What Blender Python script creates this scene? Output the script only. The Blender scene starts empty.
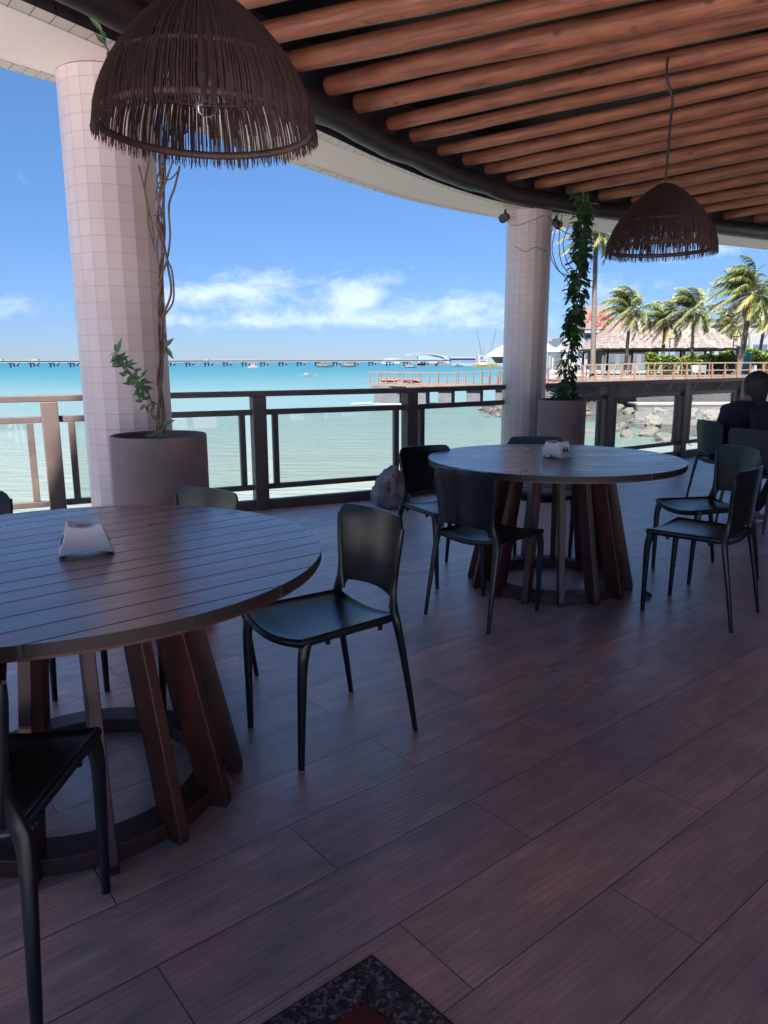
import bpy, bmesh, math, random
from mathutils import Vector, Matrix, noise
R = math.radians
PI = math.pi
sc = bpy.context.scene
C = sc.collection

# ------------------------------------------------------------------ node helpers
class G:
    def __init__(s, nt):
        s.nt = nt
    def n(s, typ, props=None, **inp):
        nd = s.nt.nodes.new(typ)
        for k, v in (props or {}).items():
            setattr(nd, k, v)
        for k, v in inp.items():
            key = int(k[1:]) if k[0] == 'i' and k[1:].isdigit() else k.replace('_', ' ')
            sk = nd.inputs[key]
            if isinstance(v, bpy.types.NodeSocket):
                s.nt.links.new(v, sk)
            else:
                sk.default_value = v
        return nd
    def m(s, op, a, b=0.0, c=None, clamp=False):
        d = dict(i0=a, i1=b)
        if c is not None:
            d['i2'] = c
        return s.n('ShaderNodeMath', {'operation': op, 'use_clamp': clamp}, **d).outputs[0]
    def ramp(s, fac, stops, interp='LINEAR'):
        nd = s.nt.nodes.new('ShaderNodeValToRGB')
        cr = nd.color_ramp
        cr.interpolation = interp
        while len(cr.elements) < len(stops):
            cr.elements.new(0.5)
        for e, (p, c) in zip(cr.elements, stops):
            e.position = p
            e.color = (c[0], c[1], c[2], 1) if hasattr(c, '__len__') else (c, c, c, 1)
        s.nt.links.new(fac, nd.inputs[0])
        return nd.outputs[0]
    def mix(s, fac, a, b, mode='MIX'):
        nd = s.nt.nodes.new('ShaderNodeMix')
        nd.data_type = 'RGBA'
        nd.blend_type = mode
        for sk, v in ((nd.inputs[0], fac), (nd.inputs[6], a), (nd.inputs[7], b)):
            if isinstance(v, bpy.types.NodeSocket):
                s.nt.links.new(v, sk)
            else:
                sk.default_value = v if not hasattr(v, '__len__') else (v[0], v[1], v[2], 1)
        return nd.outputs[2]

def new_mat(name):
    m = bpy.data.materials.new(name)
    m.use_nodes = True
    m.node_tree.nodes.clear()
    g = G(m.node_tree)
    out = g.n('ShaderNodeOutputMaterial')
    bs = g.n('ShaderNodeBsdfPrincipled')
    m.node_tree.links.new(bs.outputs[0], out.inputs[0])
    return m, g, bs, out

def link(g, a, b):
    g.nt.links.new(a, b)

def pmat(name, c1, c2=None, scale=8, rough=0.6, bump=0.0, bscale=None, stretch=(1, 1, 1), coat=0, spec=0.5, detail=5, rvar=0.0, bdist=0.01):
    """noise mottled material in object coordinates"""
    m, g, bs, out = new_mat(name)
    c2 = c2 or tuple(x * 0.75 for x in c1)
    tc = g.n('ShaderNodeTexCoord')
    mp = g.n('ShaderNodeMapping', Vector=tc.outputs['Object'], Scale=stretch)
    nz = g.n('ShaderNodeTexNoise', Vector=mp.outputs[0], Scale=scale, Detail=detail, Roughness=0.6)
    col = g.ramp(nz.outputs[0], [(0.3, c1), (0.7, c2)])
    link(g, col, bs.inputs['Base Color'])
    bs.inputs['Roughness'].default_value = rough
    bs.inputs['Specular IOR Level'].default_value = spec
    bs.inputs['Coat Weight'].default_value = coat
    if rvar:
        rr = g.n('ShaderNodeMapRange', Value=nz.outputs[0], To_Min=rough - rvar, To_Max=rough + rvar)
        link(g, rr.outputs[0], bs.inputs['Roughness'])
    if bump:
        n2 = g.n('ShaderNodeTexNoise', Vector=mp.outputs[0], Scale=bscale or scale * 4, Detail=4)
        b = g.n('ShaderNodeBump', Strength=bump, Distance=bdist, Height=n2.outputs[0])
        link(g, b.outputs[0], bs.inputs['Normal'])
    return m

# ------------------------------------------------------------------ geometry helpers
def box(bm, c, s, rz=0.0, rx=0.0, ry=0.0):
    M = Matrix.Translation(c) @ Matrix.Rotation(rz, 4, 'Z') @ Matrix.Rotation(ry, 4, 'Y') @ Matrix.Rotation(rx, 4, 'X') @ Matrix.Diagonal((s[0], s[1], s[2], 1))
    return bmesh.ops.create_cube(bm, size=1, matrix=M)['verts']

def beam(bm, a, b, w, h, up=(0, 0, 1)):
    """box from a to b, w across, h along up"""
    a, b, up = Vector(a), Vector(b), Vector(up)
    d = (b - a)
    L = d.length
    y = d.normalized()
    x = y.cross(up)
    if x.length < 1e-6:
        x = Vector((1, 0, 0))
    x.normalize()
    z = x.cross(y)
    M = Matrix((x, y, z)).transposed().to_4x4()
    M.translation = (a + b) / 2
    return bmesh.ops.create_cube(bm, size=1, matrix=M @ Matrix.Diagonal((w, L, h, 1)))['verts']

def tube(bm, pts, rad, n=10, flat=1.0, cap=True, ref=(0, 0, 1)):
    pts = [Vector(p) for p in pts]
    if not hasattr(rad, '__len__'):
        rad = [rad] * len(pts)
    rings = []
    ref = Vector(ref)
    prev = None
    for i, p in enumerate(pts):
        t = (pts[min(i + 1, len(pts) - 1)] - pts[max(i - 1, 0)])
        if t.length < 1e-9:
            t = Vector((0, 0, 1))
        t.normalize()
        if prev is None:
            u = t.cross(ref)
            if u.length < 1e-3:
                u = t.cross(Vector((1, 0, 0)))
            u.normalize()
        else:
            u = prev - t * prev.dot(t)
            u.normalize()
        prev = u
        v = t.cross(u)
        rings.append([bm.verts.new(p + (u * math.cos(2 * PI * k / n) + v * flat * math.sin(2 * PI * k / n)) * rad[i]) for k in range(n)])
    for a, b in zip(rings, rings[1:]):
        for k in range(n):
            bm.faces.new((a[k], a[(k + 1) % n], b[(k + 1) % n], b[k]))
    if cap and n > 2:
        bm.faces.new(rings[0][::-1])
        bm.faces.new(rings[-1])
    return rings

def lathe(bm, prof, n=48, c=(0, 0, 0), close=False):
    rings = []
    for r, z in prof:
        rings.append([bm.verts.new((c[0] + r * math.cos(2 * PI * k / n), c[1] + r * math.sin(2 * PI * k / n), c[2] + z)) for k in range(n)])
    prs = list(zip(rings, rings[1:]))
    if close:
        prs.append((rings[-1], rings[0]))
    for a, b in prs:
        for k in range(n):
            bm.faces.new((a[k], a[(k + 1) % n], b[(k + 1) % n], b[k]))
    return rings

def prism(bm, poly, z0, z1):
    lo = [bm.verts.new((x, y, z0)) for x, y in poly]
    hi = [bm.verts.new((x, y, z1)) for x, y in poly]
    n = len(poly)
    bm.faces.new(lo[::-1])
    bm.faces.new(hi)
    for k in range(n):
        bm.faces.new((lo[k], lo[(k + 1) % n], hi[(k + 1) % n], hi[k]))

def slab(bm, fn, nu, nv, off):
    """closed sheet: fn(u,v)->Vector for u,v in 0..1, thickness vector fn off(u,v)"""
    A = [[bm.verts.new(fn(i / nu, j / nv)) for j in range(nv + 1)] for i in range(nu + 1)]
    B = [[bm.verts.new(fn(i / nu, j / nv) + off(i / nu, j / nv)) for j in range(nv + 1)] for i in range(nu + 1)]
    for i in range(nu):
        for j in range(nv):
            bm.faces.new((A[i][j], A[i + 1][j], A[i + 1][j + 1], A[i][j + 1]))
            bm.faces.new((B[i][j + 1], B[i + 1][j + 1], B[i + 1][j], B[i][j]))
    for i in range(nu):
        bm.faces.new((A[i][0], B[i][0], B[i + 1][0], A[i + 1][0]))
        bm.faces.new((A[i][nv], A[i + 1][nv], B[i + 1][nv], B[i][nv]))
    for j in range(nv):
        bm.faces.new((A[0][j], A[0][j + 1], B[0][j + 1], B[0][j]))
        bm.faces.new((A[nu][j], B[nu][j], B[nu][j + 1], A[nu][j + 1]))

def smoothpath(P, sub=6):
    P = [Vector(p) for p in P]
    out = []
    for i in range(len(P) - 1):
        p0, p1, p2, p3 = P[max(i - 1, 0)], P[i], P[i + 1], P[min(i + 2, len(P) - 1)]
        for k in range(sub):
            t = k / sub
            out.append(0.5 * ((2 * p1) + (p2 - p0) * t + (2 * p0 - 5 * p1 + 4 * p2 - p3) * t * t + (3 * p1 - p0 - 3 * p2 + p3) * t ** 3))
    out.append(P[-1])
    return out

def chain_matrix(o):
    M = Matrix.Identity(4)
    while o is not None:
        M = o.matrix_basis @ M
        o = o.parent
    return M

def obj(name, bm, mats, parent=None, smooth=False, local=False, origin=None, bevel=0, fixn=True):
    """one mesh object; geometry given in world coordinates unless local"""
    if fixn:
        bmesh.ops.recalc_face_normals(bm, faces=bm.faces)
    if parent is not None and not local:
        bm.transform(chain_matrix(parent).inverted())
    if origin is not None:
        bm.transform(Matrix.Translation(origin).inverted())
    me = bpy.data.meshes.new(name)
    bm.to_mesh(me)
    bm.free()
    if smooth is True:
        me.shade_smooth()
    elif smooth:
        me.shade_smooth()
        me.set_sharp_from_angle(angle=R(smooth))
    if not isinstance(mats, (list, tuple)):
        mats = [mats]
    for m in mats:
        me.materials.append(m)
    o = bpy.data.objects.new(name, me)
    C.objects.link(o)
    o.parent = parent
    if origin is not None:
        o.location = origin
    if bevel:
        md = o.modifiers.new('bevel', 'BEVEL')
        md.width = bevel
        md.segments = 2
        md.limit_method = 'ANGLE'
        md.angle_limit = R(40)
    return o

def tag(o, label=None, cat=None, group=None, kind=None):
    if label: o['label'] = label
    if cat: o['category'] = cat
    if group: o['group'] = group
    if kind: o['kind'] = kind
    return o

def thing(name, label, cat, loc=(0, 0, 0), rz=0, group=None):
    o = bpy.data.objects.new(name, None)
    C.objects.link(o)
    o.empty_display_size = 0.1
    o.location = loc
    o.rotation_euler = (0, 0, rz)
    return tag(o, label, cat, group)

def dup(root, loc, rz, label=None, group=None, scale=None):
    kids = [c for c in root.children]
    r = root.copy()
    C.objects.link(r)
    r.location = loc
    r.rotation_euler = (root.rotation_euler[0], root.rotation_euler[1], rz)
    if scale: r.scale = (scale,) * 3
    if label: r['label'] = label
    if group: r['group'] = group
    for ch in kids:
        subs = [s for s in ch.children]
        c = ch.copy()
        C.objects.link(c)
        c.parent = r
        for s in subs:
            d = s.copy()
            C.objects.link(d)
            d.parent = c
    return r

NB = bmesh.new

def text_mesh(name, body, size, extrude, offset, mat, parent, M, shear=0.0):
    cu = bpy.data.curves.new(name, 'FONT')
    cu.body = body; cu.size = size; cu.extrude = extrude; cu.offset = offset; cu.align_x = 'CENTER'; cu.align_y = 'CENTER'; cu.shear = shear
    o = bpy.data.objects.new(name, cu)
    C.objects.link(o)
    me = bpy.data.meshes.new_from_object(o.evaluated_get(bpy.context.evaluated_depsgraph_get()))
    bpy.data.objects.remove(o)
    me.materials.clear(); me.materials.append(mat)
    o = bpy.data.objects.new(name, me)
    C.objects.link(o); o.parent = parent; o.matrix_basis = M
    return o

# ------------------------------------------------------------------ camera
cam_d = bpy.data.cameras.new('camera')
cam = bpy.data.objects.new('camera', cam_d)
C.objects.link(cam)
sc.camera = cam
PITCH, CH = R(11.5), 1.3
cam.location = (0, 0, CH)
cam.rotation_mode = 'QUATERNION'
cam.rotation_quaternion = (Matrix.Rotation(PI / 2 - PITCH, 3, 'X') @ Matrix.Rotation(R(-0.2), 3, 'Z')).to_quaternion()
cam_d.sensor_fit = 'VERTICAL'
cam_d.sensor_height = 36
cam_d.lens = 36 * 740 / 1024
cam_d.clip_start = 0.05
cam_d.clip_end = 20000

def at(x, y, Y=None, z=None):
    """where the sight line measured in the survey photo meets depth Y or height z"""
    a = (x - 384) / 740
    v = (y - 512) / 740
    d = math.sin(PITCH) + v * math.cos(PITCH)
    w = math.cos(PITCH) - v * math.sin(PITCH)
    k = Y / w if Y is not None else (CH - z) / d
    return Vector((a * k, w * k, CH - d * k))

# ------------------------------------------------------------------ light
SUN_EL, SUN_AZ = 57, (-0.30, -0.95)      # towards the sun: behind the viewer, slightly left
w = bpy.data.worlds.new('World')
sc.world = w
w.use_nodes = True
w.node_tree.nodes.clear()
g = G(w.node_tree)
sky = g.n('ShaderNodeTexSky', {'sky_type': 'NISHITA', 'sun_disc': False})
sky.sun_elevation = R(SUN_EL)
sky.sun_rotation = math.atan2(SUN_AZ[0], SUN_AZ[1])
sky.altitude = 0
sky.air_density = 1.0
sky.dust_density = 0.0
sky.ozone_density = 1.6
tc = g.n('ShaderNodeTexCoord')
sx = g.n('ShaderNodeSeparateXYZ', Vector=tc.outputs['Generated'])
X, Yc, Z = sx.outputs
az = g.m('ARCTAN2', X, Yc)
el = g.m('ARCSINE', Z)
cv = g.n('ShaderNodeCombineXYZ', X=az, Y=g.m('MULTIPLY', el, 1.7), Z=0.3)
warp = g.n('ShaderNodeTexNoise', Vector=cv.outputs[0], Scale=9, Detail=3)
cv2 = g.n('ShaderNodeVectorMath', {'operation': 'MULTIPLY_ADD'}, i0=warp.outputs['Color'], i1=(0.06, 0.06, 0), i2=cv.outputs[0])
nz = g.n('ShaderNodeTexNoise', Vector=cv2.outputs[0], Scale=20, Detail=10, Roughness=0.62)
dens = None
for (a0, e0, sa, se, k) in [(-0.275, 0.080, 0.05, 0.018, 0.38), (-0.165, 0.090, 0.055, 0.022, 0.42), (-0.03, 0.085, 0.05, 0.022, 0.42),
                            (-0.19, 0.05, 0.14, 0.010, 0.26), (0.11, 0.076, 0.06, 0.014, 0.34), (-0.50, 0.065, 0.09, 0.014, 0.32),
                            (0.40, 0.13, 0.06, 0.014, 0.30), (0.27, 0.09, 0.05, 0.02, 0.26), (0.0, 0.055, 0.1, 0.012, 0.2), (0.17, 0.05, 0.12, 0.012, 0.22), (0.75, 0.1, 0.2, 0.03, 0.35), (-0.95, 0.09, 0.25, 0.02, 0.35)]:
    dx = g.m('DIVIDE', g.m('SUBTRACT', az, a0), sa)
    dy = g.m('DIVIDE', g.m('SUBTRACT', el, e0), se)
    q = g.m('ADD', g.m('MULTIPLY', dx, dx), g.m('MULTIPLY', dy, dy))
    b = g.m('MULTIPLY', g.m('EXPONENT', g.m('MULTIPLY', q, -0.7)), k)
    dens = b if dens is None else g.m('ADD', dens, b)
den = g.m('ADD', dens, nz.outputs[0])
cm = g.n('ShaderNodeMapRange', {'interpolation_type': 'SMOOTHSTEP'}, Value=den, From_Min=0.60, From_Max=1.08, To_Min=0, To_Max=0.72)
grad = g.ramp(g.m('DIVIDE', el, 1.5708), [(0.0, (0.15, 0.205, 0.34)), (0.06, (0.18, 0.24, 0.36)), (0.2, (0.26, 0.345, 0.42)), (0.36, (0.275, 0.37, 0.44)), (0.55, (0.75, 0.85, 1.0))])
skyc = g.mix(1.0, sky.outputs[0], grad, 'MULTIPLY')
col = g.mix(cm.outputs[0], skyc, (3.25, 3.5, 3.85))
bg = g.n('ShaderNodeBackground', Color=col, Strength=0.062)
wo = g.n('ShaderNodeOutputWorld', Surface=bg.outputs[0])
sd = bpy.data.lights.new('sun', 'SUN')
sd.energy = 4.9
sd.angle = R(0.53)
sd.color = (1, 0.95, 0.87)
so = bpy.data.objects.new('sun', sd)
C.objects.link(so)
v = Vector((SUN_AZ[0], SUN_AZ[1], 0)).normalized() * math.cos(R(SUN_EL)) + Vector((0, 0, math.sin(R(SUN_EL))))
so.rotation_euler = v.to_track_quat('Z', 'Y').to_euler()
so.location = (0, -20, 30)
sc.view_settings.view_transform = 'Standard'
sc.view_settings.look = 'None'
sc.view_settings.gamma = 1
sc.view_settings.use_curve_mapping = False
sc.view_settings.exposure = 2.46
sc.view_settings.use_white_balance = True
sc.view_settings.white_balance_temperature = 5950
sc.view_settings.white_balance_tint = 12
sc.render.engine = 'CYCLES'
sc.cycles.use_denoising = True
sc.cycles.max_bounces = 10
sc.cycles.diffuse_bounces = 5
sc.cycles.transparent_max_bounces = 16
sc.cycles.sample_clamp_indirect = 8
sc.cycles.caustics_reflective = False
sc.cycles.caustics_refractive = False

# ------------------------------------------------------------------ materials
FL_ANG = R(39.3)
def floor_mat():
    m, g, bs, out = new_mat('wood_look_tile')
    geo = g.n('ShaderNodeNewGeometry')
    mp = g.n('ShaderNodeMapping', {'vector_type': 'POINT'}, Vector=geo.outputs['Position'], Rotation=(0, 0, -FL_ANG), Location=(-0.985 + 0.49, -1.398 + 0.2435 * 4, 0))
    br = g.n('ShaderNodeTexBrick', {'offset': 0.5, 'offset_frequency': 2}, Vector=mp.outputs[0], Color1=(0, 0, 0, 1), Color2=(1, 1, 1, 1), Mortar=(0.5, 0.5, 0.5, 1),
             Scale=1.0, Mortar_Size=0.0019, Mortar_Smooth=0.3, Bias=0.0, Brick_Width=0.981, Row_Height=0.2435)
    rnd = g.m('MULTIPLY', br.outputs[0], 37.0)
    comb = g.n('ShaderNodeCombineXYZ', X=rnd, Y=g.m('MULTIPLY', rnd, 1.7), Z=rnd)
    add = g.n('ShaderNodeVectorMath', {'operation': 'ADD'}, i0=mp.outputs[0], i1=comb.outputs[0])
    st = g.n('ShaderNodeMapping', Vector=add.outputs[0], Scale=(1.2, 9, 1))
    n1 = g.n('ShaderNodeTexNoise', Vector=st.outputs[0], Scale=2.2, Detail=6, Roughness=0.62, Distortion=0.6)
    st2 = g.n('ShaderNodeMapping', Vector=add.outputs[0], Scale=(2.5, 60, 1))
    n2 = g.n('ShaderNodeTexNoise', Vector=st2.outputs[0], Scale=3, Detail=5, Roughness=0.6, Distortion=0.9)
    n3 = g.n('ShaderNodeTexNoise', Vector=add.outputs[0], Scale=2.6, Detail=6, Roughness=0.6)
    st4 = g.n('ShaderNodeMapping', Vector=add.outputs[0], Scale=(1.0, 5.5, 1))
    wv = g.n('ShaderNodeTexWave', {'wave_type': 'RINGS', 'rings_direction': 'Z'}, Vector=st4.outputs[0], Scale=3.2, Distortion=3.5, Detail=3, Detail_Scale=1.2)
    base = g.ramp(n1.outputs[0], [(0.25, (0.86, 0.65, 0.545)), (0.5, (0.70, 0.51, 0.435)), (0.75, (0.52, 0.385, 0.345))])
    base = g.mix(0.34, base, g.ramp(n2.outputs[0], [(0.36, (0.35, 0.34, 0.35)), (0.6, (1, 1, 1))]), 'MULTIPLY')
    base = g.mix(0.3, base, g.ramp(wv.outputs[0], [(0.0, (0.62, 0.6, 0.6)), (0.5, (1, 1, 1))]), 'MULTIPLY')
    tone = g.ramp(br.outputs[0], [(0.0, (0.86, 0.88, 0.92)), (0.5, (1.0, 0.98, 0.96)), (1.0, (1.13, 1.07, 1.03))])
    base = g.mix(1.0, base, tone, 'MULTIPLY')
    base = g.mix(0.85, base, g.ramp(n3.outputs[0], [(0.36, (0.66, 0.74, 0.80)), (0.5, (0.95, 0.93, 0.93)), (0.64, (1.22, 1.02, 0.95))]), 'MULTIPLY')
    st5 = g.n('ShaderNodeMapping', Vector=add.outputs[0], Scale=(2.2, 7, 1))
    n5 = g.n('ShaderNodeTexNoise', Vector=st5.outputs[0], Scale=2.6, Detail=8, Roughness=0.7)
    base = g.mix(0.6, base, g.ramp(n5.outputs[0], [(0.38, (0.70, 0.70, 0.72)), (0.62, (1.12, 1.1, 1.08))]), 'MULTIPLY')
    base = g.mix(br.outputs['Fac'], base, (0.05, 0.04, 0.04))
    link(g, base, bs.inputs['Base Color'])
    rr = g.n('ShaderNodeMapRange', Value=n1.outputs[0], From_Min=0.3, From_Max=0.7, To_Min=0.36, To_Max=0.50)
    link(g, rr.outputs[0], bs.inputs['Roughness'])
    h = g.m('ADD', g.m('MULTIPLY', n2.outputs[0], 0.5), g.m('MULTIPLY', wv.outputs[0], 0.35))
    h = g.m('SUBTRACT', h, g.m('MULTIPLY', br.outputs['Fac'], 1.5))
    b = g.n('ShaderNodeBump', Strength=0.8, Distance=0.0009, Height=h)
    link(g, b.outputs[0], bs.inputs['Normal'])
    bs.inputs['Specular IOR Level'].default_value = 1.0
    bs.inputs['Coat Weight'].default_value = 0.8
    bs.inputs['Coat Roughness'].default_value = 0.36
    bs.inputs['Coat IOR'].default_value = 1.8
    link(g, b.outputs[0], bs.inputs['Coat Normal'])
    return m
M_floor = floor_mat()

def wood_uv(name, dark, light, rough=0.4, scale=1.0, spec=0.5, bump=0.25, coat=0.0):
    """wood with grain running along the uv u axis (uv in metres)"""
    m, g, bs, out = new_mat(name)
    uv = g.n('ShaderNodeUVMap')
    st = g.n('ShaderNodeMapping', Vector=uv.outputs[0], Scale=(1.5 * scale, 22 * scale, 1))
    n1 = g.n('ShaderNodeTexNoise', Vector=st.outputs[0], Scale=2, Detail=7, Roughness=0.62, Distortion=0.8)
    n2 = g.n('ShaderNodeTexNoise', Vector=uv.outputs[0], Scale=3.0 * scale, Detail=3)
    c = g.ramp(n1.outputs[0], [(0.3, light), (0.68, dark)])
    c = g.mix(0.55, c, g.ramp(n2.outputs[0], [(0.3, (0.62, 0.62, 0.64)), (0.7, (1.25, 1.2, 1.15))]), 'MULTIPLY')
    link(g, c, bs.inputs['Base Color'])
    rr = g.n('ShaderNodeMapRange', Value=n2.outputs[0], From_Min=0.3, From_Max=0.7, To_Min=rough - 0.06, To_Max=rough + 0.08)
    link(g, rr.outputs[0], bs.inputs['Roughness'])
    n3 = g.n('ShaderNodeTexNoise', Vector=uv.outputs[0], Scale=9.0, Detail=6, Roughness=0.7)
    c = g.mix(g.ramp(n3.outputs[0], [(0.58, 0.0), (0.8, 0.35)]), c, tuple(min(1, x * 1.6) for x in light))
    link(g, c, bs.inputs['Base Color'])
    b = g.n('ShaderNodeBump', Strength=bump, Distance=0.0008, Height=n1.outputs[0])
    link(g, b.outputs[0], bs.inputs['Normal'])
    bs.inputs['Specular IOR Level'].default_value = spec
    bs.inputs['Coat Weight'].default_value = coat
    bs.inputs['Coat Roughness'].default_value = 0.25
    return m
M_table = wood_uv('table_wood', (0.10, 0.040, 0.030), (0.33, 0.15, 0.115), rough=0.30, spec=0.8, coat=0.5)
M_tleg = pmat('table_leg_wood', (0.095, 0.029, 0.020), (0.036, 0.013, 0.011), scale=5, rough=0.42, stretch=(4, 4, 0.6), bump=0.3, bscale=18, bdist=0.002)
M_shadeedge = pmat('shaded_edge_wood', (0.018, 0.010, 0.009), rough=0.55)  # table wood darkened for rim and underside, their shade put into the colour

M_plastic = pmat('chair_plastic', (0.006, 0.009, 0.013), (0.004, 0.006, 0.010), scale=40, rough=0.29, bump=0.1, bscale=400, spec=0.5, bdist=0.0003, rvar=0.04)
M_plastic.node_tree.nodes['Principled BSDF'].inputs['Specular IOR Level'].default_value = 0.44
M_plastic_green = pmat('chair_plastic_grey', (0.024, 0.034, 0.036), (0.019, 0.028, 0.030), scale=30, rough=0.5)
M_log = None
def log_mat():
    m, g, bs, out = new_mat('peeled_log')
    uv = g.n('ShaderNodeUVMap')
    oi = g.n('ShaderNodeObjectInfo')
    off = g.n('ShaderNodeVectorMath', {'operation': 'ADD'}, i0=uv.outputs[0], i1=g.n('ShaderNodeCombineXYZ', X=g.m('MULTIPLY', oi.outputs['Random'], 50), Y=g.m('MULTIPLY', oi.outputs['Random'], 9)).outputs[0])
    st = g.n('ShaderNodeMapping', Vector=off.outputs[0], Scale=(1.3, 16, 1))
    n1 = g.n('ShaderNodeTexNoise', Vector=st.outputs[0], Scale=2, Detail=6, Roughness=0.6)
    st2 = g.n('ShaderNodeMapping', Vector=off.outputs[0], Scale=(4, 6, 1))
    n2 = g.n('ShaderNodeTexNoise', Vector=st2.outputs[0], Scale=1.3, Detail=4)
    vor = g.n('ShaderNodeTexVoronoi', Vector=st2.outputs[0], Scale=0.9)
    c = g.ramp(n1.outputs[0], [(0.3, (0.38, 0.155, 0.085)), (0.52, (0.26, 0.10, 0.058)), (0.72, (0.10, 0.038, 0.026))])
    c = g.mix(0.6, c, g.ramp(n2.outputs[0], [(0.3, (0.6, 0.56, 0.55)), (0.7, (1.15, 1.1, 1.05))]), 'MULTIPLY')
    c = g.mix(g.ramp(vor.outputs['Distance'], [(0.04, 0.75), (0.11, 0.0)]), c, (0.05, 0.02, 0.014))
    link(g, c, bs.inputs['Base Color'])
    bs.inputs['Roughness'].default_value = 0.55
    b = g.n('ShaderNodeBump', Strength=0.5, Distance=0.006, Height=g.m('ADD', n1.outputs[0], g.m('MULTIPLY', n2.outputs[0], 1.2)))
    link(g, b.outputs[0], bs.inputs['Normal'])
    return m
M_log = log_mat()
M_darkbeam = pmat('dark_beam_wood', (0.020, 0.011, 0.011), (0.010, 0.006, 0.007), scale=3, rough=0.55, bump=0.4, bscale=12)
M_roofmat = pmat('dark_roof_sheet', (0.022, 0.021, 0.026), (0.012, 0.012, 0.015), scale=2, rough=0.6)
M_plaster = pmat('soffit_plaster', (0.82, 0.745, 0.70), (0.77, 0.70, 0.655), scale=1.7, rough=0.85, bump=0.15, bscale=60)
M_wallpl = pmat('building_plaster', (0.66, 0.60, 0.54), (0.6, 0.55, 0.5), scale=1.2, rough=0.85)

def tile_mat(name, tw, th, c, mort, offx=0.0, rough=0.42, msize=0.0028):
    m, g, bs, out = new_mat(name)
    uv = g.n('ShaderNodeUVMap')
    mp = g.n('ShaderNodeMapping', Vector=uv.outputs[0], Location=(offx, 0, 0))
    br = g.n('ShaderNodeTexBrick', {'offset': 0.0, 'offset_frequency': 2}, Vector=mp.outputs[0], Color1=(0, 0, 0, 1), Color2=(1, 1, 1, 1), Mortar=(0, 0, 0, 1),
             Scale=1.0, Mortar_Size=msize, Mortar_Smooth=0.2, Brick_Width=tw, Row_Height=th)
    c1 = tuple(x * 0.93 for x in c)
    base = g.ramp(br.outputs[0], [(0, c1), (1, c)])
    n = g.n('ShaderNodeTexNoise', Vector=uv.outputs[0], Scale=1.6, Detail=5)
    base = g.mix(0.7, base, g.ramp(n.outputs[0], [(0.35, (0.82, 0.79, 0.78)), (0.65, (1, 1, 1))]), 'MULTIPLY')
    ns = g.n('ShaderNodeTexNoise', Vector=g.n('ShaderNodeMapping', Vector=uv.outputs[0], Scale=(14, 1.2, 1)).outputs[0], Scale=1.5, Detail=5)
    base = g.mix(g.ramp(ns.outputs[0], [(0.55, 0.0), (0.8, 0.35)]), base, tuple(x * 0.6 for x in c))
    base = g.mix(br.outputs['Fac'], base, mort)
    link(g, base, bs.inputs['Base Color'])
    bs.inputs['Roughness'].default_value = rough
    b = g.n('ShaderNodeBump', Strength=0.4, Distance=0.002, Height=g.m('SUBTRACT', 1.0, br.outputs['Fac']))
    link(g, b.outputs[0], bs.inputs['Normal'])
    return m
M_coltile = tile_mat('column_tile', 0.0764, 0.085, (0.65, 0.565, 0.56), (0.49, 0.41, 0.41), rough=0.35)
M_striptile = tile_mat('strip_tile', 0.10, 0.10, (0.60, 0.54, 0.50), (0.13, 0.09, 0.08), msize=0.0032)
M_shadetile = tile_mat('shaded_tile', 0.10, 0.38, (0.05, 0.045, 0.06), (0.015, 0.012, 0.014), msize=0.004)  # same tiles darkened, shade of the beam's inner face put into the colour
M_pot = pmat('pot_concrete', (0.25, 0.18, 0.165), (0.16, 0.12, 0.115), scale=5, rough=0.7, bump=0.15, bscale=70, detail=8, bdist=0.003)
M_soil = pmat('soil', (0.05, 0.035, 0.025), (0.02, 0.015, 0.01), scale=30, rough=0.95, bump=0.8, bscale=60)
M_rail = pmat('rail_wood', (0.115, 0.080, 0.066), (0.066, 0.046, 0.040), scale=4, rough=0.5, stretch=(1, 1, 1), bump=0.2, bscale=30, bdist=0.003)
M_white = pmat('white_plastic', (0.72, 0.69, 0.67), (0.68, 0.65, 0.63), scale=10, rough=0.45)
M_blueink = pmat('blue_ink', (0.03, 0.035, 0.10), rough=0.6)
M_greyink = pmat('grey_print', (0.30, 0.26, 0.27), (0.42, 0.36, 0.36), scale=60, rough=0.6)
M_straw = pmat('lamp_fibre', (0.055, 0.026, 0.022), (0.022, 0.011, 0.011), scale=14, rough=0.75, stretch=(6, 6, 1))
M_hoop = pmat('lamp_hoop_cane', (0.07, 0.035, 0.028), (0.03, 0.018, 0.015), scale=12, rough=0.6)
M_black = pmat('black_metal', (0.014, 0.014, 0.016), rough=0.45)
M_stem = pmat('vine_stem', (0.19, 0.125, 0.10), (0.09, 0.055, 0.045), scale=20, rough=0.8, bump=0.5, bscale=60, bdist=0.004)
M_rock = pmat('deck_rock', (0.42, 0.36, 0.35), (0.14, 0.12, 0.12), scale=9, rough=0.8, bump=0.9, bscale=22, detail=9, bdist=0.02)
M_granite = None
def granite():
    m, g, bs, out = new_mat('granite')
    tc = g.n('ShaderNodeTexCoord')
    v1 = g.n('ShaderNodeTexVoronoi', Vector=tc.outputs['Object'], Scale=130)
    n = g.n('ShaderNodeTexNoise', Vector=tc.outputs['Object'], Scale=95, Detail=4)
    s = g.n('ShaderNodeSeparateColor', Color=v1.outputs['Color'])
    f = g.m('ADD', g.m('MULTIPLY', s.outputs[0], 0.55), g.m('MULTIPLY', n.outputs[0], 0.5))
    c = g.ramp(f, [(0.3, (0.018, 0.017, 0.022)), (0.55, (0.06, 0.055, 0.065)), (0.68, (0.16, 0.14, 0.15)), (0.8, (0.30, 0.26, 0.26))])
    link(g, c, bs.inputs['Base Color'])
    bs.inputs['Roughness'].default_value = 0.35
    return m
M_granite = granite()
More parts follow.
